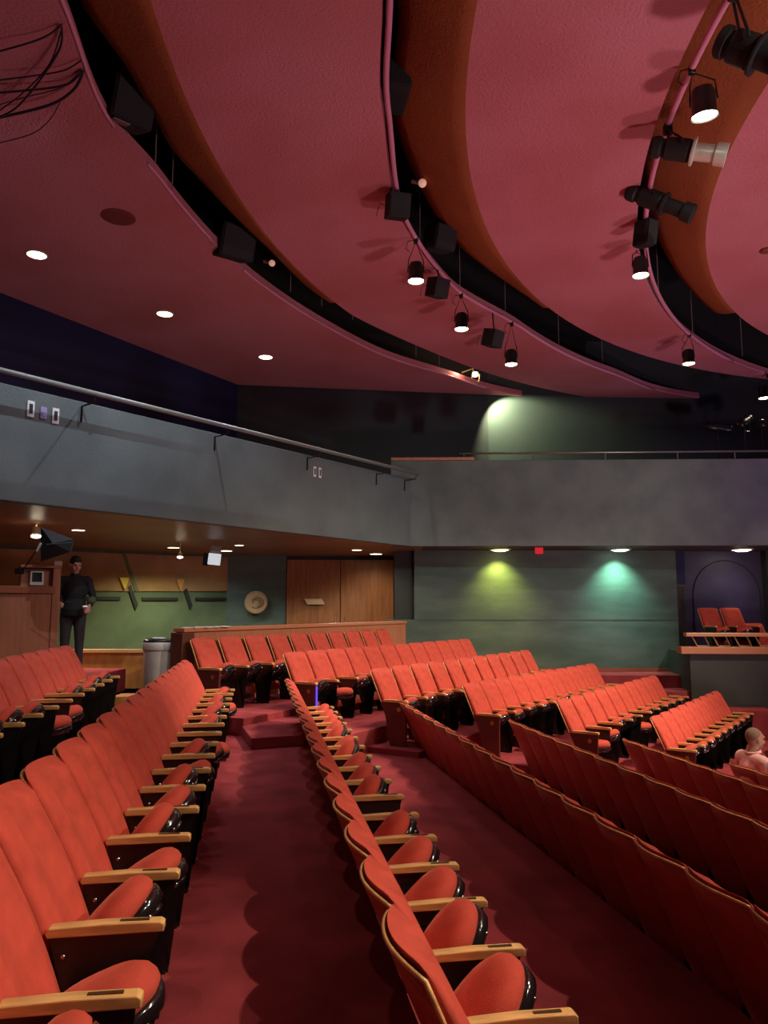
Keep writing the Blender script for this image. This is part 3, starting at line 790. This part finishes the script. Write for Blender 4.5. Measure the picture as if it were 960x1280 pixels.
# hanging rods inside slots
rodm = mat('rod_grey', (.30, .22, .20), .5)
n = 0
RODPX = [(255, 0, 0)]
rods = [('A', 194, 185, 205), ('A', 215, 205, 238), ('A', 363, 325, 365), ('A', 402, 355, 383), ('A', 441, 385, 400), ('A', 520, 433, 447), ('A', 549, 445, 458),
        ('B', 525, 240, 310), ('B', 575, 312, 370), ('B', 632, 366, 408), ('B', 699, 408, 447), ('B', 754, 446, 476), ('C', 823, 330, 365), ('C', 866, 372, 420), ('C', 928, 408, 445)]
for k, px, ya, yb in rods:
    f = dict(A=EA, B=EB, C=EC)[k]; p = at_z(px, yb, CEIL); 
    wd = dict(A='left', B='middle', C='right')[k]
    idx = [r for r in rods if r[0] == k].index((k, px, ya, yb))
    obj('hanging_rod', tube(B(), [(p.x, p.y, CEIL+.01), (p.x, p.y, CEIL+1.6)], .009, 6), rodm, label='thin hanging rod, %s from the near end of the %s ceiling slot' % (ORD[idx], wd), cat='rod', group='hanging rods in the slots')
# ------------------------------------------------------------------ lamps
def spot(p, target, power, col, size=60, blend=.5, rad=.08, nm='lamp'):
    l = bpy.data.lights.new(nm, 'SPOT'); l.energy = power; l.color = col; l.spot_size = math.radians(size); l.spot_blend = blend; l.shadow_soft_size = rad
    o = bpy.data.objects.new(nm, l); C.objects.link(o); o.location = p
    o.rotation_euler = (Vector(target)-Vector(p)).to_track_quat('-Z', 'Y').to_euler(); return o
WARM = (1., .84, .64)
def pipe_y(px, Y0, f, off):
    best = None
    for k in range(-60, 61):
        Y = Y0+k*.03; x = at_y(px, 400, Y).x; d = abs(f(Y)+off-x)+abs(k)*.0005
        if best is None or d < best[0]: best = (d, Y)
    return best[1]
BP, CP = (EB, .07), (EC, .13)
def par_can(px, py, Y, lb, aim, power, pp, ln=.30, r=.115):
    """centre of lens at pixel; can stands above it"""
    Y = pipe_y(px, Y, *pp); c = at_y(px, py, Y); d = Vector(aim).normalized()
    t = empty('par_can', lb, 'stage light', c-d*ln)
    M = lookm(c, d)   # -z = aim, so body grows along +z
    child('can', lathe(B(), [(r*1.12, 0), (r*1.12, .02), (r, .03), (r, ln*.8), (r*.8, ln), (.03, ln+.02)], 24, M, cap=False), blackm, t, True)
    child('lens', lathe(B(), [(.001, -.012), (r*.6, -.010), (r*1.03, .012)], 24, M, cap=False), lens_w, t, True)
    top = c-d*ln*1.0
    hang = Vector((pp[0](Y)+pp[1], Y, CEIL-.10))
    sx = (M.to_3x3() @ Vector((1, 0, 0)))*(r*1.12)
    mid = c-d*ln*.5
    child('yoke', tube(B(), [mid+sx, top+sx*.9+Vector((0, 0, .05)), hang, top-sx*.9+Vector((0, 0, .05)), mid-sx], .009, 6), blackm, t)
    child('clamp', box(B(), tuple(hang+Vector((0, 0, .03))), (.07, .06, .10)), blackm, t, bevel=.01)
    cb = [hang+Vector((0, 0, .05)), hang+Vector((-.12, 0, .02)), hang+Vector((-.16, 0, -.10)), hang+Vector((-.10, 0, -.15))]
    child('cable', tube(B(), cb, .006, 5), blackm, t)
    if power: spot(c+d*.03, c+d*3, power, WARM, 95, .8, .10)
    return c
dn_ = (0, -.02, -1)
par_can(520, 352, 12.35, 'lit black can light nearest on the middle slot', dn_, 90, BP)
par_can(577, 412, 14.1, 'lit black can light between the two lower cube speakers', dn_, 90, BP)
par_can(639, 456, 15.5, 'lit black can light farthest along the middle slot', dn_, 90, BP)
par_can(801, 345, 11.9, 'lit black can light below the black curved speaker', dn_, 90, CP)
par_can(861, 455, 14.9, 'lit black can light second from the right edge', dn_, 90, CP)
par_can(955, 498, 17.5, 'lit black can light at the right edge above the balcony', dn_, 70, CP)
par_can(881, 146, 8.3, 'brightly glaring can light on the right slot near the top', (.08, .12, -1), 120, CP, r=.125)
def cube_speaker(px, py, Y, s, lb, rz, tiltx=.3):
    Y = pipe_y(px, Y, *BP); c = at_y(px, py, Y); t = empty('cube_speaker', lb, 'speaker', c)
    M = Matrix.Translation(c) @ Matrix.Rotation(rz, 4, 'Z') @ Matrix.Rotation(tiltx, 4, 'X')
    child('cabinet', box(B(), (0, 0, 0), (s, s, s*1.1), M), mat('speaker_black', (.012, .010, .012), .7), t, bevel=.01)
    child('grille', box(B(), (0, -s*.505, 0), (s*.88, .01, s*.98), M), mat('speaker_grille', (.018, .014, .017), .8), t)
    child('bracket', tube(B(), [M @ Vector((0, 0, s*.55)), M @ Vector((0, .05, s*.8)), Vector((EB(Y)+.07, Y, CEIL-.02))], .014, 6), blackm, t)
    child('cable', tube(B(), [M @ Vector((0, s*.5, 0)), c+Vector((-.25, .1, .1)), c+Vector((-.30, .05, -.12))], .006, 5), blackm, t)
cube_speaker(497, 258, 10.6, .30, 'black cube speaker highest on the middle slot', .25)
cube_speaker(547, 360, 12.9, .29, 'black cube speaker between the first two can lights', .6)
cube_speaker(616, 423, 14.6, .30, 'black cube speaker left of the farthest middle can light', .75)
# curved dark loudspeakers sitting in the slots
def slot_speaker(px, py, Y, sx, sy, sz, lb, rz, tx):
    c = at_y(px, py, Y); t = empty('slot_speaker', lb, 'speaker', c)
    M = Matrix.Translation(c) @ Matrix.Rotation(rz, 4, 'Z') @ Matrix.Rotation(tx, 4, 'X')
    child('cabinet', box(B(), (0, 0, 0), (sx, sy, sz), M), mat('slot_black', (.006, .005, .007), .8), t, bevel=.05)
    child('grille', box(B(), (0, -sy*.5, 0), (sx*.85, .02, sz*.85), M), mat('speaker_grille', (.018, .014, .017), .8), t)
    child('hanger', tube(B(), [c, c+Vector((0, 0, .8))], .012, 6), blackm, t)
    return c, M, t
c, M, t_ = slot_speaker(160, 125, 8.75, .55, .5, .62, 'large black loudspeaker filling the left ceiling slot', .75, .35)
cl = mat('tape_patch', (.22, .12, .11), .7)
child('bracket_plate', box(B(), (-.12, -.20, -.33), (.20, .14, .02), M), cl, t_); child('bracket_plate', box(B(), (.05, .20, -.33), (.15, .12, .02), M), cl, t_)
c, M, t_ = slot_speaker(292, 303, 12.1, .62, .5, .55, 'black loudspeaker beside the small globe lamp in the left slot', .6, .35)
slot_speaker(493, 105, 8.6, .34, .8, .42, 'tall black loudspeaker behind the middle pipe', .1, .2)
slot_speaker(550, 298, 11.9, .42, .42, .42, 'black loudspeaker in the middle slot above the cube speakers', .5, .3)
slot_speaker(806, 292, 10.9, .22, .30, .40, 'black curved speaker above the lit can on the right pipe', .5, .2)
# little globe / bare lamps in the slots
def globe(px, py, Y, r, lb):
    c = at_y(px, py, Y); t = empty('globe_lamp', lb, 'lamp', c)
    child('bulb', ball(B(), c, r, 16, 10), mat('frosted_globe', (.8, .55, .42), .4, emit=(1, .5, .35), es=.35), t, True)
    child('socket', tube(B(), [c+Vector((-.04, .03, .02)), c+Vector((-.15, .05, .06))], .03, 8), mat('socket_brown', (.25, .12, .07), .5), t)
globe(340, 329, 12.6, .055, 'small pale globe lamp in the left ceiling slot')
globe(528, 229, 10.4, .06, 'small pinkish globe lamp in the middle ceiling slot')
# profile spotlights
def profile(px0, py0, px1, py1, Y0, Y1, r, lb, body, snoot, hx, hy):
    dY = Y1-Y0; Y0 = pipe_y(hx, Y0, *CP); a_, b_ = at_y(px0, py0, Y0), at_y(px1, py1, Y0+dY); d = (b_-a_); L = d.length; M = lookm(a_, d)
    t = empty('profile_spotlight', lb, 'stage light', (a_+b_)*.5)
    child('lamp_housing', lathe(B(), [(.03, 0), (r*.80, -.01), (r*.95, -L*.05), (r*.95, -L*.14), (r*.78, -L*.16), (r*.78, -L*.19), (r*.98, -L*.22), (r*1.02, -L*.50), (r*.9, -L*.55)], 32, M), body, t)
    child('shutter_ring', lathe(B(), [(r*.95, -L*.55), (r*1.25, -L*.56), (r*1.25, -L*.59), (r*.9, -L*.60)], 32, M), mat('shutter_cream', (.55, .50, .40), .5) if snoot else body, t)
    child('lens_tube', lathe(B(), [(r*.78, -L*.60), (r*.78, -L*.84), (r*.98, -L*.86), (r*1.0, -L*.93), (r*1.02, -L), (r*.8, -L*.985)], 32, M), snoot or body, t)
    m_ = a_.lerp(b_, .42); sx = (M.to_3x3() @ Vector((1, 0, 0)))*(r*1.2)
    h_ = Vector((EC(Y0)+.13, Y0, CEIL-.14))
    child('yoke', tube(B(), [m_+sx, m_+sx*1.05+Vector((0, 0, .05)), h_+sx*.35, h_-sx*.35, m_-sx*1.05+Vector((0, 0, .05)), m_-sx], .014, 6), body, t)
    child('clamp', box(B(), tuple(h_+Vector((0, 0, .04))), (.10, .07, .13)), body, t, bevel=.01)
    return t
blk = mat('lantern_black', (.012, .010, .010), .6)
silver = mat('silver_barrel', (.75, .73, .64), .38, metal=.45)
profile(812, 183, 908, 194, 8.6, 8.35, .13, 'black spotlight with silver barrel pointing right', blk, silver, 846, 130)
profile(784, 238, 866, 268, 9.7, 9.4, .13, 'black spotlight below the silver-barrelled one', blk, None, 818, 205)
profile(898, 50, 985, 82, 7.5, 7.3, .15, 'large black spotlight at the top right corner', blk, None, 942, 5)
# small orange sensor right edge
c = at_z(958, 312, CEIL); bm = B(); lathe(bm, [(.06, -.05), (.10, -.03), (.10, 0)], 16, Matrix.Translation(c)); obj('ceiling_sensor', bm, mat('rust_plastic', (.25, .06, .03), .6), label='small rust coloured ceiling fitting at the right edge', cat='ceiling fitting')
# ceiling downlights in cloud 1
def downlight(px, py, z, r, lb, m, power, col, size=110, grp=None, lens=True, soff=.0):
    c = at_z(px, py, z); t = empty('downlight', lb, 'downlight', (c.x, c.y, z), group=grp)
    obj('trim_ring', lathe(B(), [(r*1.18, .0), (r*1.18, -.012), (r, -.016), (r, .0)], 28, cap=False), mat('ring_white', (.6, .5, .42), .5), t)
    obj('lens', lathe(B(), [(.001, -.010), (r, -.010), (r, -.004), (.001, -.004)], 28), m, t)
    if power: spot((c.x, c.y, z-.03), (c.x, c.y, z-3), power, col, size, .7, .08)
    return c
for px, py, lb in ((46, 318, 'lit round downlight nearest, low left of the ceiling'), (206, 392, 'lit round downlight in the middle of three on the left ceiling'), (332, 446, 'lit round downlight farthest along the left ceiling')):
    downlight(px, py, CEIL, .15, lb, lens_d, 60, WARM)
c = at_z(148, 271, CEIL); bm = B(); lathe(bm, [(.25, 0), (.25, -.01), (.20, -.018), (.001, -.018)], 32, Matrix.Translation(c)); obj('ceiling_speaker_grille', bm, mat('grille_maroon', (.20, .03, .03), .6), label='round maroon speaker grille in the left ceiling', cat='ceiling grille')
# soffit downlights
SZ = SOF+.004
for px, py, r, m, pw, col, lb in ((98, 662, .11, lens_w, 260, WARM, 'lit soffit downlight above the booth, right of the hood'),
        (217, 684, .135, lens_y, 360, (.95, 1, .55), 'yellow lit soffit downlight above the mural'),
        (283, 688, .14, lens_d, 70, (.6, .85, 1.), 'lit soffit downlight just right of the white hanging sign'),
        (299, 681, .10, lens_d, 60, WARM, 'small lit soffit downlight right of the white hanging sign'),
        (446, 687, .12, lens_d, 220, WARM, 'lit soffit downlight above the wooden doors'),
        (470, 692, .16, lens_d, 60, WARM, 'dim lit soffit downlight nearest the balcony corner')):
    downlight(px, py, SZ, r, lb, m, pw, col, 150)
for px, m, pw, col, lb in ((625, lens_y, 330, (.95, .90, .16), 'yellow lit downlight over the green wall'), (775, lens_g, 420, (.42, 1, .72), 'mint lit downlight over the green wall'), (927, lens_w, 30, (1, .9, .8), 'lit downlight above the side box')):
    p = at_y(px, 681, 18.3); t = empty('downlight', lb, 'downlight', (p.x, 18.3, SZ))
    obj('trim_ring', lathe(B(), [(.26, .0), (.26, -.02), (.22, -.03), (.22, .0)], 28, cap=False), mat('ring_white', (.6, .5, .42)), t)
    obj('lens', lathe(B(), [(.001, -.028), (.12, -.055), (.21, -.018), (.001, -.01)], 28), m, t)
    if pw: spot((p.x, 18.40, SZ-.07), (p.x+.02, 18.74, SZ-1.1), pw*.62, col, 100, .95, .05)
# cylinder lamps
for px, py, Y, r, h, m, lb, pw in ((45, 671, 12.6, .065, .16, lens_w, 'short white cylinder lamp left of the black hood', 200), (225, 697, 16.5, .05, .10, lens_w, 'tiny bulb lamp hanging beside the yellow downlight', 5)):
    p = at_y(px, py, Y); t = empty('cylinder_lamp', lb, 'lamp', (p.x, Y, p.z))
    top = SZ-p.z
    obj('shade', lathe(B(), [(r, .02), (r, h), (r*.4, h+.01)], 18, cap=False), mat('lamp_cream', (.75, .68, .5), .5), t, True)
    obj('stem', tube(B(), [(0, 0, h), (0, 0, top)], .012, 6), mat('lamp_cream', (.7, .6, .4)), t)
    obj('bulb', ball(B(), (0, 0, .01), (r*1.25, r*1.25, r*.5)), m, t, True)
    spot((p.x, Y, p.z-.06), (p.x, Y+.3, p.z-2), pw, WARM, 120, .8)
# white hanging sign by soffit
c = at_y(268, 699, 16.2); t = empty('hanging_sign', 'white boxy sign hanging from the soffit left of two downlights', 'sign', c)
M = Matrix.Translation(c) @ Matrix.Rotation(.25, 4, 'Z') @ Matrix.Rotation(.1, 4, 'Y')
child('panel', box(B(), (0, 0, 0), (.26, .05, .24), M), mat('lit_white_panel', (.8, .85, .85), .5, emit=(.8, .95, 1), es=.5), t, bevel=.01)
child('rear_box', box(B(), (-.17, .12, -.02), (.12, .18, .26), M), blackm, t)
child('mount', box(B(), (0, .02, .22), (.22, .16, .14), M), mat('mount_grey', (.35, .33, .3), .5), t, bevel=.02)
# bright clamp light washing the upper wall
c = at_y(594, 468, 19.7)
t = empty('wall_wash_lamp', 'glowing clamp lamp at the far tip of the left slot', 'lamp', c)
child('bulb', ball(B(), c+Vector((.0, 0, .0)), (.08, .08, .07)), lens_w, t, True)
child('yoke', tube(B(), [c+Vector((-.35, 0, .05)), c+Vector((-.05, 0, .16)), c+Vector((-.12, .0, -.25)), c+Vector((.1, 0, -.2)), c+Vector((.12, 0, .0))], .02, 6), mat('yoke_gold', (.6, .42, .2), .4), t, True)
spot((3.02, 20.05, CEIL-.06), (3.75, 20.75, CEIL-1.15), 620, (.66, .80, .42), 108, .45, .02)
pl = bpy.data.lights.new('lamp', 'POINT'); pl.energy = 14; pl.color = (1, .75, .4); pl.shadow_soft_size = .05; po = bpy.data.objects.new('lamp', pl); C.objects.link(po); po.location = (1.9, 19.0, CEIL+.25)
# cables hanging from the left slot, top left
cabm = mat('cable_maroon', (.035, .012, .020), .5)
def cable(pts, r, lb):
    P = [at_z(x, y, CEIL-.03-.05*k) for k, (x, y) in enumerate(pts)]
    # smooth
    out = []
    for i in range(len(P)-1):
        p0_, p1_, p2_, p3_ = P[max(i-1, 0)], P[i], P[i+1], P[min(i+2, len(P)-1)]
        for q in range(6):
            t_ = q/6; out.append(.5*((2*p1_)+(-p0_+p2_)*t_+(2*p0_-5*p1_+4*p2_-p3_)*t_*t_+(-p0_+3*p1_-3*p2_+p3_)*t_**3))
    out.append(P[-1])
    obj('hanging_cable', tube(B(), out, r, 6), cabm, smooth=True, label=lb, cat='cable', group='cables from the left slot')
cable([(78, 30), (60, 44), (35, 54), (-15, 68)], .010, 'uppermost dark cable drooping at the top left')
cable([(77, 33), (75, 60), (50, 100), (20, 135), (-10, 150)], .012, 'thick dark cable curving down steeply at top left')
cable([(76, 40), (62, 80), (30, 115), (0, 138)], .008, 'thin dark cable beside the steep one')
cable([(102, 75), (80, 88), (40, 95), (-15, 102)], .009, 'dark cable second from top, nearly level')
cable([(104, 88), (85, 105), (45, 112), (-15, 117)], .012, 'dark level cable crossing the steep one')
cable([(104, 90), (92, 112), (60, 132), (-15, 150)], .017, 'thickest dark cable sagging to the left edge')
cable([(100, 92), (75, 110), (30, 122), (-15, 135)], .006, 'thin cable between the two thick ones')
cable([(75, 128), (62, 150), (38, 168), (-15, 182)], .007, 'lowest thin cable at the left edge')
# ------------------------------------------------------------------ people
def remesh(name, bm, m, parent, vox=.011, sm=6):
    o = obj(name, bm, m, smooth=True); o.parent = parent
    r = o.modifiers.new('remesh', 'REMESH'); r.mode = 'VOXEL'; r.voxel_size = vox; r.use_smooth_shade = True
    s = o.modifiers.new('smooth', 'SMOOTH'); s.iterations = sm; s.factor = .5
    return o
def add_head(bm, c, R):
    """c: head centre, R rotation (facing +y local)"""
    def P(x, y, z): return c+R @ Vector((x, y, z))
    R4 = R.to_4x4()
    ball(bm, P(0, -.012, .03), (.076, .096, .092), 20, 14, R4)
    ball(bm, P(0, .02, -.03), (.062, .075, .082), 18, 12, R4)
    ball(bm, P(0, .055, -.085), (.034, .030, .028), 12, 8, R4)    # chin
    caps(bm, P(0, .088, .020), P(0, .112, -.022), .010, .016)      # nose
    ball(bm, P(0, .088, -.055), (.026, .014, .010), 12, 8, R4)    # mouth
    caps(bm, P(-.045, .075, .040), P(.045, .075, .040), .014, .014)  # brow
    for s in (-1, 1):
        ball(bm, P(s*.078, -.008, -.005), (.010, .020, .032), 10, 8, R4)
        ball(bm, P(s*.042, .058, -.025), (.026, .026, .026), 10, 8, R4)
def add_hand(bm, w, d, side, palm_n):
    """wrist w, pointing along d"""
    d = Vector(d).normalized(); n = Vector(palm_n).normalized(); x = d.cross(n).normalized()
    caps(bm, w, w+d*.035, .024, .028)
    for k in range(3): caps(bm, w+d*.03+x*(k-1)*.020, w+d*.085+x*(k-1)*.026, .017, .014)
    for k, L in enumerate((.066, .076, .072, .056)):
        b0 = w+d*.09+x*(k-1.5)*.021; k1 = b0+(d*.85+n*.3).normalized()*L*.55; k2 = k1+(d*.4+n*.9).normalized()*L*.55
        caps(bm, b0, k1, .0095, .0085, 8); caps(bm, k1, k2, .0085, .007, 8)
    t0 = w+d*.035-x*side*.028; t1 = t0+(d*.6-x*side*.7+n*.35).normalized()*.04; t2 = t1+(d*.8+n*.6).normalized()*.035
    caps(bm, t0, t1, .013, .010, 8); caps(bm, t1, t2, .010, .008, 8)
def eyes(c, R, par):
    bm = B()
    for s in (-1, 1): ball(bm, c+R @ Vector((s*.031, .082, .018)), (.012, .008, .009), 10, 8, R.to_4x4())
    o = obj('eyes', bm, mat('dark_eyes', (.05, .03, .02), .3), par, True)
# standing technician in black, behind the booth corner
c0 = at_y(92, 760, 11.6)
zf = .77
t = empty('person', 'person in black standing behind the wooden booth holding a small cup', 'person', (c0.x, 11.6, zf), math.radians(200))
floor([(-6.8, 11.0), (-4.15, 11.0), (-4.15, 12.6), (-6.8, 12.6)], zf, .41, carpet)
H = 1.74
hc = Vector((0, .07, 1.60)); Rh = Matrix.Rotation(math.radians(25), 3, 'Z') @ Matrix.Rotation(-.38, 3, 'X')
bm = B(); add_head(bm, hc, Rh)
caps(bm, (0, .0, 1.42), (0, .04, 1.53), .055, .052)
caps(bm, (-.16, 0, 1.38), (.16, 0, 1.38), .058, .058); ball(bm, (0, 0, 1.22), (.165, .11, .20)); ball(bm, (0, 0, 1.0), (.150, .105, .16)); ball(bm, (0, 0, .90), (.165, .12, .12))
for s in (-1, 1):
    caps(bm, (s*.09, 0, .86), (s*.10, .01, .47), .085, .055); caps(bm, (s*.10, .01, .47), (s*.10, -.01, .09), .052, .036); caps(bm, (s*.10, -.03, .045), (s*.11, .14, .03), .038, .030)
caps(bm, (.19, 0, 1.37), (.25, .02, 1.10), .048, .038); caps(bm, (.25, .02, 1.10), (.20, .22, 1.02), .036, .026)
add_hand(bm, Vector((.20, .24, 1.02)), (-.25, .9, -.1), 1, (-.8, 0, -.3))
caps(bm, (-.19, 0, 1.37), (-.27, .0, 1.11), .048, .038); caps(bm, (-.27, 0, 1.11), (-.22, .19, .99), .036, .026)
add_hand(bm, Vector((-.22, .21, .985)), (.1, .8, -.55), -1, (.7, 0, -.5))
remesh('body', bm, skin2, t, .009, 5)
bm = B(); caps(bm, (-.165, 0, 1.375), (.165, 0, 1.375), .072, .072); ball(bm, (0, 0, 1.22), (.185, .13, .22)); ball(bm, (0, 0, 1.0), (.172, .125, .19)); caps(bm, (0, 0, 1.40), (0, .015, 1.46), .07, .064)
lathe(bm, [(.17, .84), (.18, .95), (.16, 1.05)], 20)
for s, e, w in ((1, (.25, .02, 1.10), (.20, .20, 1.025)), (-1, (-.27, 0, 1.11), (-.225, .165, 1.0))):
    caps(bm, (s*.19, 0, 1.37), e, .062, .052); caps(bm, e, w, .050, .038)
remesh('shirt', bm, blackcloth, t, .012, 4)
bm = B(); ball(bm, (0, 0, .90), (.178, .132, .12))
for s in (-1, 1): caps(bm, (s*.09, 0, .86), (s*.10, .01, .47), .098, .070); caps(bm, (s*.10, .01, .47), (s*.10, 0, .08), .068, .055)
remesh('trousers', bm, trouser, t, .013, 4)
bm = B()
for s in (-1, 1): caps(bm, (s*.10, -.04, .05), (s*.11, .16, .035), .052, .040)
remesh('shoes', bm, blackm, t, .010, 3)
bm = B(); ball(bm, hc+Rh @ Vector((0, -.022, .045)), (.084, .102, .092), 18, 12, Rh.to_4x4()); remesh('hair', bm, hairm, t, .010, 2)
eyes(hc, Rh, t)
bm = B(); tube(bm, [(-.262, .03, 1.09), (-.235, .13, 1.03)], .055, 14); obj('arm_band', bm, greenband, t, True)
# cup in hand (a separate thing)
Rz = Matrix.Rotation(math.radians(200), 3, 'Z'); cw = Vector((c0.x, 11.6, zf))+Rz @ Vector((-.165, .285, .93))
tc_ = empty('cup', 'small white-lidded cup held by the person in black', 'cup', cw)
obj('cup_body', lathe(B(), [(.024, -.05), (.032, .045)], 18), mat('cup_brown', (.25, .06, .03), .5), tc_, True)
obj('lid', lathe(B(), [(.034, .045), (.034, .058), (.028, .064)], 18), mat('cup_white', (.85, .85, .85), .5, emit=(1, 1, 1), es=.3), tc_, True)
def seated(loc, rz, shirt, lb, skin, bald, scale=1., turn=0.):
    t = empty('person', lb, 'person', loc, rz); t.scale = (scale,)*3
    hc = Vector((0, .055, 1.155)); Rh = Matrix.Rotation(turn, 3, 'Z') @ Matrix.Rotation(-.10, 3, 'X')
    bm = B(); add_head(bm, hc, Rh); caps(bm, (0, .0, .99), (0, .03, 1.10), .060, .056)
    caps(bm, (-.17, 0, .95), (.17, 0, .95), .062, .062); ball(bm, (0, .01, .78), (.175, .12, .20)); ball(bm, (0, .04, .58), (.17, .125, .14))
    for s in (-1, 1):
        caps(bm, (s*.09, .05, .53), (s*.12, .46, .50), .082, .058); caps(bm, (s*.12, .46, .49), (s*.12, .44, .10), .054, .036); caps(bm, (s*.12, .42, .05), (s*.13, .58, .035), .038, .03)
        caps(bm, (s*.205, 0, .94), (s*.25, .03, .68), .048, .038); caps(bm, (s*.25, .03, .68), (s*.17, .25, .62), .036, .026)
        add_hand(bm, Vector((s*.165, .27, .615)), (-s*.3, .9, -.1), s, (0, 0, -1))
    remesh('body', bm, skin, t, .010, 5)
    bm = B(); caps(bm, (-.175, 0, .945), (.175, 0, .945), .076, .076); ball(bm, (0, .01, .78), (.195, .14, .22)); ball(bm, (0, .04, .58), (.19, .145, .15))
    for s in (-1, 1): caps(bm, (s*.205, 0, .94), (s*.25, .03, .69), .063, .054); caps(bm, (s*.25, .03, .68), (s*.18, .22, .625), .050, .040)
    remesh('shirt', bm, shirt, t, .012, 4)
    bm = B(); tube(bm, [(.078*math.cos(a), .018+.072*math.sin(a), 1.025+.012*math.sin(a)) for a in [2*PI*k/16 for k in range(16)]], .016, 8, closed=True); obj('collar', bm, shirt, t, True)
    bm = B()
    for s in (-1, 1): caps(bm, (s*.09, .03, .53), (s*.12, .46, .50), .096, .072); caps(bm, (s*.12, .46, .49), (s*.12, .44, .10), .068, .052)
    remesh('trousers', bm, trouser, t, .013, 4)
    bm = B()
    for s in (-1, 1): caps(bm, (s*.12, .41, .05), (s*.13, .60, .04), .050, .040)
    remesh('shoes', bm, blackm, t, .012, 3)
    bm = B(); ball(bm, hc+Rh @ Vector((0, -.026, .042)), (.0775, .094, .0895) if bald else (.084, .10, .095), 18, 12, Rh.to_4x4()); remesh('hair', bm, stubble if bald else hairm, t, .010, 2)
    eyes(hc, Rh, t)
    return t
RZN = math.radians(-80)
hp_ = at_y(941, 918, 10.35)
seated((hp_.x-.03, 10.35, -1.33), RZN, pinkshirt, 'bald man in a pink shirt seated facing right', skin1, True, 1.17)
hp2 = at_y(981, 945, 9.65)
seated((hp2.x, 9.65, -1.33), RZN, whitecloth, 'person in a white top at the right edge, beside the bald man', skin2, False, 1.17)
pb_ = at_y(-7, 712, 11.3)
seated((pb_.x-.16, 11.3, .95), math.radians(-60), mat('lilac_cotton', (.4, .35, .5), .8), 'dark-haired person barely in view behind the booth at left', skin2, False)
# ------------------------------------------------------------------ house lighting
def area(p, target, power, col, sx, sy, nm='lamp'):
    l = bpy.data.lights.new(nm, 'AREA'); l.energy = power; l.color = col; l.shape = 'RECTANGLE'; l.size = sx; l.size_y = sy
    o = bpy.data.objects.new(nm, l); C.objects.link(o); o.location = p; o.rotation_euler = (Vector(target)-Vector(p)).to_track_quat('-Z', 'Y').to_euler(); return o
# more cans of the same pipes, above and behind the viewer, and added fill lamps
def house(x, y, tx, ty, pw, size=100, col=WARM, r=.07): spot((x, y, CEIL-.5), (tx, ty, 0), pw, col, size, .8, r)
house(3.6, 6.5, -1.3, 6.5, 1300, 30)
house(3.6, 3.6, -1.0, 3.2, 900, 32)
house(3.7, 9.0, -1.7, 9.4, 1300, 36)
house(3.9, 1.2, -.8, 1.6, 500, 36)
house(7.3, 3.0, 1.5, 4.5, 1400, 80)
house(7.6, 8.4, 1.5, 13.2, 2600, 64)
house(9.6, 11.0, 4.8, 14.8, 2200, 60)
house(-1.9, 4.0, -3.0, 6.5, 120, 90)
house(2.3, 13.6, -.7, 10.9, 950, 40)  # added lamp, brightens the carpet of the far aisle
house(5.0, 14.6, 1.5, 12.2, 420, 50)
spot((9.0, 13.2, CEIL-.4), (8.9, 17.9, 1.2), 240, WARM, 26, .8, .08)  # added lamp, brightens the seats in the side box
# lamps inside the left slot grazing the balcony and its handrail
for (x, y, tx, ty, pw) in ((-2.95, 8.3, -5.6, 9.0, 330), (-2.55, 11.6, -3.6, 11.8, 330), (-.9, 15.2, -1.4, 14.8, 240)):
    spot((x, y, CEIL-.10), (tx, ty, EYE+2.2), pw, (.80, .92, 1.), 120, .7, .02)
# cool stage lamps that reach the balcony fronts
def lampto(p, t, pw, col, size, r=.15): spot(p, t, pw, col, size, .9, r)
lampto((7.0, 2.0, CEIL-.6), (-2.2, 13.6, EYE+2.0), 560, (.74, 1., .95), 40)
lampto((6.0, 4.0, CEIL-.6), (3.2, 17.4, EYE+2.0), 900, (.74, 1., .90), 46)
lampto((6.0, 1.0, CEIL-.6), (-6.4, 7.8, EYE+2.0), 220, (.62, .62, 1.), 45)
# unseen uplights, added to brighten the ceiling
lampto((8.5, 3.0, -1.6), (4.0, 8.5, CEIL), 1450, (1., .72, .74), 130, .5)
lampto((5.5, -2.5, -1.2), (-4.5, 11.0, CEIL), 1600, (1., .68, .80), 80, .4)
lampto((9.5, 8.5, -1.6), (6.5, 12., CEIL), 650, (1., .70, .78), 130, .5)
lampto((10.6, 14.5, 4.6), (5.5, 20.8, 6.0), 60, (.22, .18, 1.), 110, .3)
lampto((10.9, 17.9, 2.6), (8.6, 19.1, 1.6), 14, (.30, .25, 1.), 120, .3)
w = bpy.data.worlds.new('world'); sc.world = w; w.use_nodes = True
w.node_tree.nodes['Background'].inputs[0].default_value = (.75, .52, .62, 1); w.node_tree.nodes['Background'].inputs[1].default_value = .03
sc.view_settings.view_transform = 'Standard'; sc.view_settings.look = 'None'; sc.view_settings.gamma = 1; sc.view_settings.exposure = .2
sc.view_settings.use_curve_mapping = False
